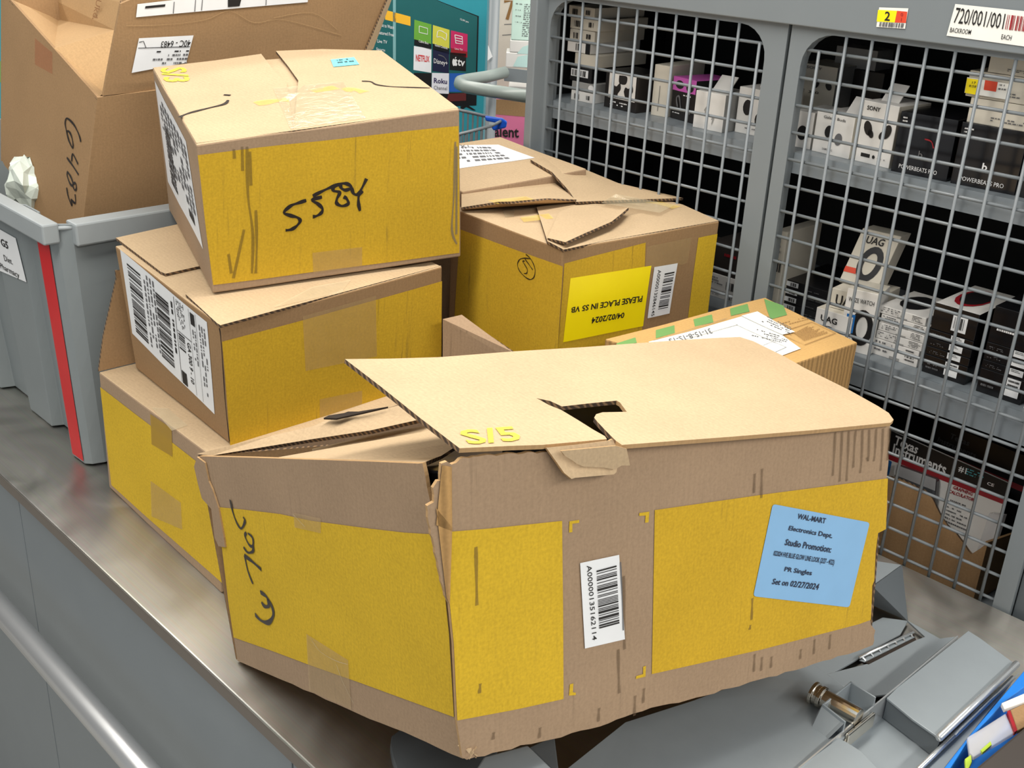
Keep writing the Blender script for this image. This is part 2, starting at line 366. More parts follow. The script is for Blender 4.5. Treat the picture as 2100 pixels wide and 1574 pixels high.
# ================================================================ the wire cage cabinet
P = 0.0381
Z0 = 0.6889
cage = thing('wire_cage_cabinet', 'grey locked steel cabinet with two wire mesh doors', 'cabinet', (0.42, 0.18, -0.92))
XL, XR, ZB, ZT = -0.085, 0.97, -0.92, 0.90
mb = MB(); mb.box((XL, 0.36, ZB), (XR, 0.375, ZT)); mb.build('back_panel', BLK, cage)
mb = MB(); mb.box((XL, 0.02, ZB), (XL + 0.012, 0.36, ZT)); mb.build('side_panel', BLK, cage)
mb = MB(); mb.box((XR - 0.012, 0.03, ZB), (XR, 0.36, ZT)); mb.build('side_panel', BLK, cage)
mb = MB(); mb.box((XL, -0.004, ZT), (XR, 0.375, ZT + 0.01)); mb.build('top_panel', GP, cage)
xa = PY(1087, 0, -0.03).x; xb = PY(1102, 0, -0.03).x
mb = MB(); mb.box((xa, -0.03, 0.002), (xb, 0.03, ZT - 0.001)); mb.build('corner_post', GP, cage, bevel=0.002)
mb = MB(); mb.box((0.902, 0.006, -0.05), (XR - 0.001, 0.029, ZT - 0.001)); mb.build('corner_post', GPD, cage, bevel=0.001)
mb = MB(); mb.box((xb + 0.001, -0.012, 0.7203), (XR + 0.2, 0.05, ZT - 0.001)); beam = mb.build('top_beam', GP, cage, bevel=0.0015)
def door(x0, x1, ox0, ox1, ztop, zbot, oz, ob, r=0.045, y0=-0.002, y1=0.015):
    inner = []; outer = []
    for cx, cz, a0, ex, ez in ((ox1 - r, oz - r, 0, x1, ztop), (ox0 + r, oz - r, 90, x0, ztop), (ox0 + r, ob + r, 180, x0, zbot), (ox1 - r, ob + r, 270, x1, zbot)):
        for k in range(7):
            a = math.radians(a0 + 15 * k); inner.append((cx + r * math.cos(a), cz + r * math.sin(a))); outer.append((ex, ez))
    mb = MB(); n = len(inner)
    rings = [[(x, y0, z) for x, z in outer], [(x, y0, z) for x, z in inner], [(x, y1, z) for x, z in inner], [(x, y1, z) for x, z in outer]]
    b = []
    for rg in rings: b.append(len(mb.v)); mb.v += [Vector(q) for q in rg]
    for q in range(4):
        for i in range(n):
            j = (i + 1) % n; mb.f.append([b[q] + i, b[q] + j, b[(q + 1) % 4] + j, b[(q + 1) % 4] + i]); mb.m.append(0)
    return mb.build('mesh_door', GP, cage, weld=0.0002)
d1 = door(-0.0475, 0.4245, -0.0325, 0.392, 0.7195, -0.075, 0.7125, -0.055)
d2 = door(0.4300, 0.9005, 0.4515, 0.8765, 0.7195, -0.075, 0.7125, -0.055)
wm = {}
def wire(door_, a, b, key):
    if key not in wm:
        mb = MB(); mb.tube([(0, 0, 0), b - a], 0.0023, 7); o = mb.build('wire', WIRE, None, smooth=True, origin=(0, 0, 0)); wm[key] = o; 
    else:
        o = wm[key].copy(); COL.objects.link(o)
    o.parent = door_; o.location = a - wloc(door_)
for dr, xo, x0, x1, n in ((d1, 0.0, -0.0330, 0.3925, 11), (d2, 0.4777, 0.4510, 0.8770, 11)):
    for i in range(n):
        x = xo + i * P; top = 0.7125 if (x - x0 > 0.03 and x1 - x > 0.03) else 0.690
        wire(dr, Vector((x, -0.0022, -0.056)), Vector((x, -0.0022, top)), ('v', round(top, 3)))
    for j in range(20):
        z = Z0 - j * P * 0.996; wire(dr, Vector((x0, 0.0022, z)), Vector((x1, 0.0022, z)), ('h', dr.name))
SH1, SH2, SH3 = 0.545, 0.277, -0.055
for z, h in ((SH1, 0.030), (SH2, 0.045), (SH3, 0.03)):
    mb = MB(); mb.box((XL + 0.013, 0.018, z - 0.002), (XR - 0.013, 0.359, z)); mb.box((XL + 0.013, 0.0165, z - h), (XR - 0.013, 0.0185, z)); mb.build('shelf', GSH, cage)
# stickers on the beam
bp = Patch((0, -0.012, 0.72), (1, -0.012, 0.72), (1, -0.012, 0.82), (0, -0.012, 0.82))
s = decal(bp, [(1804, 15), (1864, 17), (1857, 59), (1798, 55)], WL2, beam, 'price_sticker', n=1, off=0.0012, label='small white sticker with a yellow and an orange field')
decal(bp, [(1802, 20), (1841, 22), (1836, 46), (1799, 44)], YLAB, s, 'yellow_field', off=0.0016, n=1); decal(bp, [(1841, 22), (1862, 24), (1859, 47), (1836, 46)], ROR, s, 'orange_field', off=0.0016, n=1)
text(bp, '2', [(1817, 23), (1828, 24), (1826, 43), (1815, 42)], INK, s, off=0.002, bold=True); bars(bp, [(1806, 45), (1856, 48), (1854, 57), (1804, 54)], 16, 3, GINK, s, off=0.002)
text(bp, '0\n1', [(1849, 26), (1854, 27), (1852, 44), (1847, 43)], DKR, s, off=0.002)
s = decal(bp, [(1960, 8), (2210, 34), (2200, 109), (1942, 73)], WL2, beam, 'location_label', n=1, off=0.0012)
text(bp, '720/001/001', [(1963, 15), (2064, 28), (2058, 60), (1956, 47)], INK, s, off=0.0018)
bars(bp, [(2068, 30), (2190, 44), (2184, 74), (2062, 60)], 30, 4, DKR, s, off=0.0018)
text(bp, 'BACKROOM', [(1951, 56), (1994, 61), (1991, 71), (1949, 66)], INK, s, off=0.0018); text(bp, 'EACH', [(2056, 70), (2077, 72.5), (2074, 83), (2054, 80)], INK, s, off=0.0018)
# ================================================================ goods in the cage
def pbox(name, label, cat, BL_, BR_, TL_, z, depth, mats, group=None, y=None, lean=0.0):
    """carton standing on height z: front bottom corners seen at BL_, BR_, front top left corner at TL_"""
    a = PZ(*BL_, z) if y is None else Vector((PY(*BL_, y).x, y, z)); b = PZ(*BR_, z) if y is None else Vector((PY(*BR_, y).x, y, z))
    if y is None and abs(b.y - a.y) > 0.25 * abs(b.x - a.x): b = Vector((PY(*BR_, a.y).x, a.y, z))
    if a.y < 0.021 or b.y < 0.021:
        sh = max(0.021 - a.y, 0.021 - b.y); a.y += sh; b.y += sh
    t = PY(*TL_, a.y); h = max(t.z - z, 0.012)
    u = (b - a); dn = Vector((-u.y, u.x, 0)).normalized()
    if dn.y < 0: dn = -dn
    d = dn * min(depth, 0.352 - max(a.y, b.y)); up = Vector((0, lean, h))
    c = [a, b, b + d, a + d]; c += [p + up for p in c]
    mb = MB(); mb.add(c, [[0, 3, 2, 1]], 1); mb.add(c, [[4, 5, 6, 7]], 2); mb.add(c, [[0, 1, 5, 4]], 0); mb.add(c, [[1, 2, 6, 5], [2, 3, 7, 6], [3, 0, 4, 7]], 1)
    m = mats if isinstance(mats, (tuple, list)) else (mats, mats, mats)
    o = mb.build(name, list(m), None, weld=0.0001, bevel=0.0008, origin=(a + b) / 2 + d / 2)
    tag(o, label, cat, group)
    return o, Patch(c[0], c[1], c[5], c[4]), Patch(c[1], c[2], c[6], c[5]), Patch(c[4], c[5], c[6], c[7]), z + h
def U(x0, y0, x1, y1): return [(x0, y1), (x1, y1), (x1, y0), (x0, y0)]
def blob(patch, pts, mat, par, off=0.0008, name='earbud_picture'):
    mb = MB(); L = smooth_line(pts + [pts[0]], 4)[:-1]; mb.poly([patch.pt(*p, off) for p in L]); return mb.build(name, mat, par, recalc=False)
def oval(cx, cy, rx, ry, n=14, rot=0.0):
    return [(cx + rx * math.cos(2 * math.pi * i / n) * math.cos(rot) - ry * math.sin(2 * math.pi * i / n) * math.sin(rot), cy + ry * math.sin(2 * math.pi * i / n) * math.cos(rot) + rx * math.cos(2 * math.pi * i / n) * math.sin(rot)) for i in range(n)]
def ovalf(p, cx, cy, rx, ry, m, par, rot=0, off=0.0008, name='earbud_picture'):
    mb = MB(); mb.poly([p.pt(*q, off) for q in oval(cx, cy, rx, ry, 14, rot)]); return mb.build(name, m, par, recalc=False)
# ---- stack of thin cartons at the left end of the top shelf
G = 'thin cartons stacked at the left end of the top shelf'
z = SH1
st = [((1170.5, 203.5), (1217, 212), (1171.4, 184.5), WB, 'white thin carton with code marks at the bottom of the left cage stack'),
      ((1172, 183), (1219, 190), (1173, 166), GB, 'grey round-ended thin carton second from the bottom of the left cage stack'),
      ((1168, 163), (1212, 170), (1168, 144), BB, 'black carton with a white barcode strip in the left cage stack'),
      ((1178, 133), (1223, 140), (1179, 108), WBC, 'plain cream carton in the middle of the left cage stack'),
      ((1163, 104), (1210, 110), (1164, 86), WB, 'white carton with a black right end in the left cage stack'),
      ((1168, 81), (1219, 84), (1168, 60), WBC, 'third thin cream carton from the top of the left cage stack'),
      ((1169, 57), (1226, 58), (1169, 37), WBC, 'second thin cream carton from the top of the left cage stack'),
      ((1166, 32), (1219, 33), (1167, 12), WBC, 'topmost thin cream carton of the left cage stack')]
for i, (a, b, t, m, lab) in enumerate(st):
    y = 0.05; aa = PY(*a, y); bb = PY(*b, y)
    nxt = st[i + 1][0] if i + 1 < len(st) else t
    h = max(PY(*nxt, y).z - z, 0.012) if i + 1 < len(st) else 0.018
    ax, bx = aa.x, bb.x; lo = Vector((ax, y, z)); d = Vector((0, 0.13, 0)); up = Vector((0, 0, h - 0.0006))
    mbx = MB(); mbx.obox(lo, Vector((bx - ax, 0, 0)), d, up); o = mbx.build('thin_carton', m, None, bevel=0.0008); tag(o, lab, 'box', G)
    p = Patch(lo, lo + Vector((bx - ax, 0, 0)), lo + Vector((bx - ax, 0, 0)) + up, lo + up)
    if m is BB: decal(p, U(0.06, .3, .85, .8), WL, o, 'white_strip', px=False, n=1); bars(p, U(.12, .36, .35, .74), 5, i, INK, o, px=False); bars(p, U(.5, .36, .78, .74), 6, i, INK, o, px=False)
    elif m is GB: ovalf(p, .85, .5, .12, .38, WHT, o, name='silver_dot')
    else:
        if i == 4: decal(p, U(.8, 0, 1, 1), BB, o, 'black_end', px=False, n=1); bars(p, U(.38, .2, .62, .8), 5, i, INK, o, px=False)
        elif i != 3: bars(p, U(.16, .2, .38, .72), 5, i, INK, o, px=False); bars(p, U(.68, .3, .86, .72), 4, i + 20, INK, o, px=False)
    z += h
# ---- top shelf, left door
o, f, r_, t_, z1 = pbox('earbud_box', 'black box with a white panel showing two black earbuds', 'box', (1238, 218), (1303, 233), (1244, 141), SH1, 0.07, (BB, BBB, BB))
decal(f, U(.12, .28, .95, .93), WB, o, 'white_panel', px=False, n=1)
for cx, s in ((.36, 1), (.74, -1)):
    blob(f, [(cx - .14, .5), (cx - .1, .62), (cx, .6), (cx + .1, .7), (cx + .14, .55), (cx + .06, .42), (cx + .05, .34), (cx - .08, .36)], BUD, o)
blob(f, [(.42, .9), (.66, .9), (.64, .7), (.44, .7)], BUD, o, name='black_cap_picture'); dashes(f, U(.2, .06, .85, .2), 2, 5, WHT, o, px=False)
o, f, r_, t_, z1 = pbox('tall_box', 'tall narrow cream box with a thin line down its front', 'box', (1334, 235), (1365, 241), (1343, 131), SH1, 0.10, (WBC, WBC, WBC)); strokes(f, [[(.45, .1), (.47, .6)]], 0.001, GINK, o, 'print_line', px=False, curve=False)
o, f, r_, t_, z1 = pbox('earphone_box', 'pink and black box picturing hooked earphones', 'box', (1374, 241), (1420, 254), (1381, 155), SH1, 0.08, (BB, BB, PNK))
decal(f, U(0, .68, 1, 1), PNK, o, 'pink_band', px=False, n=1); dashes(f, U(.5, .56, .95, .62), 1, 8, WHT, o, px=False); dashes(f, U(.1, .12, .5, .17), 1, 9, WHT, o, px=False)
strokes(f, [[(.3, .3), (.22, .5), (.32, .56), (.4, .4), (.45, .25)], [(.7, .18), (.75, .34), (.85, .2)]], 0.0035, GINK, o, 'hook_picture', px=False)
ovalf(f, .3, .83, .18, .1, BUD, o); ovalf(f, .75, .8, .16, .1, BUD, o)
o, f, r_, t_, z1 = pbox('earbud_box', 'white box with faint white earbuds and a hanging tab on top', 'box', (1420, 260), (1480, 273), (1428, 184), SH1, 0.07, (WB, GB, WB))
for cx, cy in ((.35, .5), (.62, .3)): strokes(f, [[(cx, cy), (cx + .08, cy + .12), (cx + .06, cy + .02), (cx + .02, cy - .12)]], 0.002, GB, o, 'white_bud_picture', px=False)
def hang_tab(o, t_, q):
    a = [t_.pt(*p) for p in q]; mb = MB(); mb.prism([a[0], a[1], a[1] + Vector((0, .022, .022)), a[0] + Vector((0, .022, .022))], (0, .001, -.001)); return mb.build('hang_tab', WB, o)
hang_tab(o, t_, [(.25, .3), (.8, .3)])
o, f, r_, t_, z1 = pbox('earbud_box', 'white box with two black earbuds beside the middle cage post', 'box', (1506, 270), (1575, 285), (1515, 176), SH1, 0.08, (WB, WBC, WB))
ovalf(f, .30, .58, .13, .17, BUD, o); ovalf(f, .7, .36, .15, .17, BUD, o); dashes(f, U(.3, .1, .8, .15), 1, 3, GINK, o, px=False); hang_tab(o, t_, [(.3, .3), (.9, .3)])
# ---- top shelf, right door
o, f, r_, t_, z1 = pbox('earbud_box', 'tall white box with two black earbuds at the back, by the middle post', 'box', (1627, 206), (1707, 215), (1633, 126), SH1, 0.08, (WBC, GB, WBC), y=0.17)
text(f, 'SONY', U(.22, .93, .62, .97), GINK, o, px=False, bold=True)
for cx, ro in ((.52, .4), (.84, -.4)): ovalf(f, cx, .72, .085, .055, BUD, o, ro)
text(f, '360', U(.36, .58, .62, .62), INK, o, px=False)
o, f, r_, t_, z1 = pbox('earbud_box', 'white box with one round black earbud half behind the middle post', 'box', (1618, 298), (1660, 307), (1628, 224), SH1, 0.08, (WB, WB, WB)); ovalf(f, .55, .42, .24, .2, BUD, o); 
o, f, r_, t_, z1 = pbox('earbud_box', 'white box with a dark grey and a light grey oval earbud', 'box', (1664, 309), (1740, 327), (1673, 226), SH1, 0.075, (WB, WBC, WB))
text(f, 'Galaxy Buds', U(.2, .84, .78, .93), INK, o, px=False); ovalf(f, .38, .56, .1, .15, BUD, o, -.15); ovalf(f, .66, .42, .1, .15, GINK, o, -.1); text(f, 'SAMSUNG', U(.28, .1, .55, .15), GINK, o, px=False)
hang_tab(o, t_, [(.5, .3), (.9, .3)])
o, f, r_, t_, z1 = pbox('earbud_box', 'white box with two black earbuds and black lettering between white and black boxes', 'box', (1752, 329), (1822, 346), (1768, 204), SH1, 0.075, (WB, WBC, WB))
text(f, 'SONY', U(.12, .86, .5, .93), INK, o, px=False, bold=True)
ovalf(f, .24, .57, .14, .1, BUD, o, -.7); ovalf(f, .34, .49, .09, .06, BUD, o, -.5); ovalf(f, .78, .57, .14, .1, BUD, o, .7); ovalf(f, .66, .5, .09, .06, BUD, o, .5)
decal(f, U(.16, .1, .42, .16), INK, o, 'black_badge', px=False, n=1); ovalf(f, .53, .13, .04, .03, INK, o, name='round_badge'); dashes(f, U(.64, .09, .95, .13), 1, 4, GINK, o, px=False)
hang_tab(o, t_, [(.2, .3), (.7, .3)])
BB2 = basic('gloss_black_box', (18, 18, 21), 0.22)
for (a, b, t, lab, sd) in (((1826, 350), (1940, 373), (1846, 227), 'glossy black earphone box with white lettering, left of its twin', 1), ((1948, 375), (2080, 401), (1966, 248), 'glossy black earphone box with white lettering under the pale flat cartons', 2)):
    o, f, r_, t_, z1 = pbox('earphone_box', lab, 'box', a, b, t, SH1, 0.09, (BB2, BB2, BB2))
    text(f, 'POWERBEATS PRO', U(.14, .08, .82, .15), WHT, o, px=False); text(f, 'b', U(.44, .3, .52, .42), GINK if sd == 1 else WHT, o, px=False, bold=True); dashes(f, U(.06, .76, .2, .92), 3, sd, WHT, o, px=False)
    if sd == 1: strokes(f, [[(.5, .62), (.62, .6), (.68, .5)]], 0.002, DKR, o, 'red_picture', px=False)
    zpb = z1; fpb = f
pbl = fpb.c[0]; y2 = pbl.y + 0.004
zz = zpb
for i, (x0, x1, tl, lab) in enumerate(((1986, 2150, (1991, 198), 'lowest of the pale flat cartons on the black earphone box'), (1984, 2150, (1988, 142), 'pale flat carton with a yellow and orange tag sticking out'), (2026, 2160, (2028, 112), 'topmost of the pale flat cartons near the top right corner'))):
    h = max(PY(*tl, y2).z - zz, 0.02); xa_ = PY(x0, tl[1] + 30, y2).x; xb_ = min(PY(x1, tl[1] + 60, y2).x, 0.955)
    mb = MB(); mb.box((xa_, y2, zz), (xb_, y2 + 0.12, zz + h - .0006)); o = mb.build('flat_carton', WBC, None, bevel=.0008); tag(o, lab, 'box')
    f = Patch((xa_, y2, zz), (xb_, y2, zz), (xb_, y2, zz + h - .0006), (xa_, y2, zz + h - .0006))
    dashes(f, U(.3, .15, .9, .35), 2, i, GINK, o, px=False)
    if i == 1:
        tp = Patch((xa_, y2 - .004, zz), (xb_, y2 - .004, zz), (xb_, y2 - .004, zz + h), (xa_, y2 - .004, zz + h))
        s = decal(tp, [(1984, 158), (2070, 172), (2064, 204), (1978, 190)], WL2, o, 'shelf_tag', n=1); decal(tp, [(1984, 160), (2012, 164), (2006, 195), (1979, 190)], YLAB, s, 'yellow_field', n=1, off=.001); decal(tp, [(2021, 164), (2047, 168), (2043, 188), (2018, 184)], ROR, s, 'orange_field', n=1, off=.001)
        text(tp, '17\n8:58', [(1990, 166), (2006, 168), (2002, 180), (1988, 178)], INK, s, off=.0014); dashes(tp, [(2050, 172), (2066, 174), (2062, 190), (2047, 188)], 2, 4, GINK, s)
    zz += h
o, f, r_, t_, z1 = pbox('tall_box', 'tall black box at the right edge of the top cage shelf', 'box', (2086, 403), (2120, 411), (2093, 300), SH1, 0.08, (BB, BB, BB)); dashes(f, U(.2, .3, .8, .6), 4, 3, WHT, o, px=False)
o, f, r_, t_, z1 = pbox('security_case', 'dark see-through security case at the back of the top shelf', 'box', (1690, 215), (1800, 235), (1697, 133), SH1, 0.06, (BBB, BBB, BBB), y=0.22)
lo = f.c[3] + Vector((.004, .004, .0006)); mb = MB(); mb.obox(lo, (f.c[1] - f.c[0]) * .75, Vector((0, .05, 0)), Vector((0, 0, .03))); tag(mb.build('grey_carton', GB, None, bevel=.0008), 'small grey carton lying on the dark case at the back', 'box')
# ---- middle shelf, left door (behind the boxes)
zz = SH2
for i, (a, b, t, lab) in enumerate((((1452, 636), (1507, 650), (1454, 592), 'lower white carton with symbols behind the left cage door'), ((1453, 592), (1509, 604), (1455, 556), 'upper white carton with a barcode behind the left cage door'))):
    o, f, r_, t_, z1 = pbox('flat_carton', lab, 'box', a, b, t, zz, 0.09, WB, y=0.06); dashes(f, U(.08, .3, .5, .8), 3, i, GINK, o, px=False); bars(f, U(.62, .2, .92, .7), 7, i, INK, o, px=False); zz = z1 + .0006
o, f, r_, t_, z1 = pbox('dark_carton', 'dark carton lying on the white cartons behind the left cage door', 'box', (1452, 556), (1512, 566), (1456, 490), zz, 0.09, BBB, y=0.06); dashes(f, U(.5, .5, .9, .7), 1, 2, DKR, o, px=False)
# ---- middle shelf, right door
zz = SH2
for i in range(4):
    a, b, t = (1600 - 2 * i, 612 - 28 * i), (1690 - 2 * i, 634 - 28 * i), (1602 - 2 * i, 586 - 28 * i)
    if i == 0: base_y = 0.10
    lab = ('bottom', 'second lowest', 'second highest', 'top')[i] + ' black carton of the stack by the middle post'
    o, f, r_, t_, z1 = pbox('black_carton', lab, 'box', (1597, 640), (1690, 662), (1597, 615), zz, 0.13, (BB, BB, BB), 'black cartons stacked by the middle post', y=base_y)
    wl = decal(f, U(.08, .2, .34, .85), WL, o, 'barcode_label', px=False, n=1); bars(f, U(.17, .3, .31, .75), 6, i, INK, o, px=False); dashes(f, U(.55, .15, .9, .35), 1, i, GINK, o, px=False)
    zz = z1 + 0.0006
for i, (y_, x0, x1) in enumerate(((0.09, 1572, 1598),)):
    o, f, r_, t_, z1 = pbox('white_carton', 'narrow white carton with a barcode beside the middle post', 'box', (1570, 620), (1593, 626), (1590, 470), SH2, 0.1, WBC, y=0.08); bars(f, U(.1, .5, .9, .65), 8, 3, INK, o, px=False); dashes(f, U(.1, .7, .9, .95), 4, 7, GINK, o, px=False)
def watch_ring(f, cx, cy, rx, ry, o, w=.05, rot=0):
    mb = MB(); n = 20; A = oval(cx, cy, rx, ry, n, rot); B = oval(cx, cy, rx * .5, ry * .62, n, rot)
    mb.add([f.pt(*p, .0009) for p in A] + [f.pt(*p, .0009) for p in B], [[i, (i + 1) % n, n + (i + 1) % n, n + i] for i in range(n)]); mb.build('watch_band_picture', BUD, o, recalc=False)
o, f, r_, t_, z1 = pbox('watch_strap_box', 'white box with heavy black lettering, lowest behind the mesh, above the honey carton', 'box', (1625, 712), (1699, 728), (1634, 616), SH2, 0.07, (WB, WB, WBC)); text(f, 'UAG', U(.16, .66, .62, .84), INK, o, px=False, bold=True); watch_ring(f, .42, .3, .26, .26, o)
ovalf(r_, .4, .5, .22, .3, BUD, o, name='black_oval'); zu = z1
lo = Vector((f.c[3].x + .012, f.c[3].y + .014, zu + .0006)); mb = MB(); mb.obox(lo, Vector((.068, .008, 0)), Vector((-.006, .08, 0)), Vector((0, 0, .03))); o = mb.build('watch_strap_box', WBC, None, bevel=.0008); tag(o, 'cream flat box with heavy black lettering on top of the lowest white one', 'box')
f2 = Patch(lo, lo + Vector((.068, .008, 0)), lo + Vector((.068, .008, .03)), lo + Vector((0, 0, .03))); text(f2, 'UAG', U(.12, .2, .62, .75), INK, o, px=False, bold=True)
yb = f.c[0].y + .045
a = PY(1722, 564, yb); b = PY(1796, 580, yb); tt = PY(1748, 474, yb)
zst = lo.z + .03 + .0006
mb = MB(); w_ = b.x - a.x; up = Vector((tt.x - a.x, .03, tt.z - zst)); lo2 = Vector((a.x, yb, zst)); mb.obox(lo2, Vector((w_, .006, 0)), Vector((0, .03, 0)), up); o = mb.build('watch_strap_box', WBC, None, bevel=.0008); tag(o, 'leaning cream box picturing a black watch strap above the white ones', 'box')
f3 = Patch(lo2, lo2 + Vector((w_, .006, 0)), lo2 + Vector((w_, .006, 0)) + up, lo2 + up); text(f3, 'UAG', U(.22, .76, .68, .89), INK, o, px=False, bold=True); watch_ring(f3, .56, .42, .3, .32, o, rot=-.1); decal(f3, U(0, .2, .32, .3), ROR, o, 'red_band', px=False, n=1)
o, f, r_, t_, z1 = pbox('smart_watch_box', 'white upright box picturing a black smart watch with a blue face', 'box', (1716, 714), (1782, 730), (1733, 588), SH2, 0.05, (WB, WB, WBC))
text(f, 'WYZE WATCH', U(.08, .80, .86, .87), INK, o, px=False); watch_ring(f, .62, .42, .34, .29, o, rot=-.12); decal(f, U(.12, .3, .38, .6), basic('blue_screen', (40, 110, 180), .3), o, 'blue_watch_face', px=False, n=1, off=.0012)
zz = SH2
for i in range(5):
    dx = (0, 3, 4, 6, 0)[i]
    o, f, r_, t_, z1 = pbox('white_carton', ('bottom', 'second lowest', 'middle', 'second highest', 'topmost') [i] + ' white carton of the five printed ones', 'box', (1786 + dx, 726), (1879 + dx, 752), (1786, 689), zz, 0.10, (WB, WB, WB), 'white printed cartons in a stack of five', y=0.045)
    dashes(f, U(.05, .2, .55, .9), 3, i + 40, GINK, o, px=False, dens=.6); decal(f, U(.4, .02, .62, .2), GB, o, 'grey_patch', px=False, n=1); dashes(f, U(.72, .15, .97, .9), 4, i + 60, INK, o, px=False, dens=.9); decal(r_, U(.3, .3, .8, .8), GRN, o, 'green_mark', px=False, n=1); zz = z1 + .0006
top5 = t_
ovalf(top5, .45, .5, .3, .36, BUD, o, name='black_oval'); dashes(top5, U(.25, .36, .62, .55), 1, 9, WHT, o, px=False, off=.0015)
def dark_stack(BLp, BRp, TLp, n, y, labs, grp, lab_u, top=None):
    zz = SH2
    for i in range(n):
        o, f, r_, t_, z1 = pbox('black_carton', labs[i], 'box', BLp, BRp, TLp, zz, 0.11, (BB2, BB2, BB2), grp, y=y)
        wl = decal(f, U(lab_u, .22, lab_u + .3, .95), WL, o, 'barcode_label', px=False, n=1); dashes(f, U(lab_u + .03, .55, lab_u + .27, .88), 2, i + 70, INK, wl, px=False, off=.0013, dens=1); dashes(f, U(.08, .2, .45, .6), 2, i + 80, GINK, o, px=False, dens=.5)
        zz = z1 + .0006
    return zz, o, f, t_
zz, o, f, t_ = dark_stack((1888, 766), (1976, 793), (1889, 722), 4, 0.04, ['%s black carton with a white barcode label in the stack under the white-topped box' % w for w in ('bottom', 'second lowest', 'second highest', 'top')], 'black cartons under the white-topped box', .5)
hh = 0.038; lo = f.c[3] + Vector((0, 0, .0006)); uu = (f.c[1] - f.c[0]); mb = MB(); c = [lo, lo + uu, lo + uu + Vector((0, .12, 0)), lo + Vector((0, .12, 0))]; c += [p + Vector((0, 0, hh)) for p in c]
mb.add(c, [[0, 3, 2, 1], [0, 1, 5, 4], [1, 2, 6, 5], [2, 3, 7, 6], [3, 0, 4, 7]], 0); mb.add(c, [[4, 5, 6, 7]], 1); o = mb.build('round_gadget_box', [BB2, WB], None, weld=.0001, bevel=.0008); tag(o, 'black box with a white top and red-rimmed black oval on its lid', 'box')
tp = Patch(c[4], c[5], c[6], c[7]); ovalf(tp, .45, .5, .34, .38, DKR, o, name='red_rim'); ovalf(tp, .47, .52, .29, .32, BUD, o, off=.0012, name='black_oval'); fr = Patch(c[0], c[1], c[5], c[4]); decal(fr, U(.45, .15, .78, .75), WL, o, 'barcode_label', px=False, n=1); bars(fr, U(.5, .25, .74, .68), 7, 6, INK, o, px=False)
zz, o, f, t_ = dark_stack((2001, 799), (2090, 833), (2003, 750), 4, 0.035, ['%s black carton with a white barcode label in the rightmost cage stack' % w for w in ('bottom', 'second lowest', 'second highest', 'top')], 'black cartons in the rightmost cage stack', .62)
lo = f.c[3] + Vector((0, 0, .0006)); mb = MB(); mb.obox(lo, (f.c[1] - f.c[0]), Vector((0, .12, 0)), Vector((0, 0, .05))); o = mb.build('black_carton', BB2, None, bevel=.0008); tag(o, 'taller plain black carton lying on top of the rightmost cage stack', 'box')
f2 = Patch(lo, lo + (f.c[1] - f.c[0]), lo + (f.c[1] - f.c[0]) + Vector((0, 0, .05)), lo + Vector((0, 0, .05))); dashes(f2, U(.15, .3, .7, .42), 1, 12, WHT, o, px=False)
o, f, r_, t_, z1 = pbox('white_carton', 'white carton with a red lid edge at the right edge of the middle shelf', 'box', (2097, 842), (2130, 852), (2099, 795), SH2, .08, (WB, WB, DKR), y=.03); bars(f, U(.1, .1, .5, .5), 6, 4, INK, o, px=False)
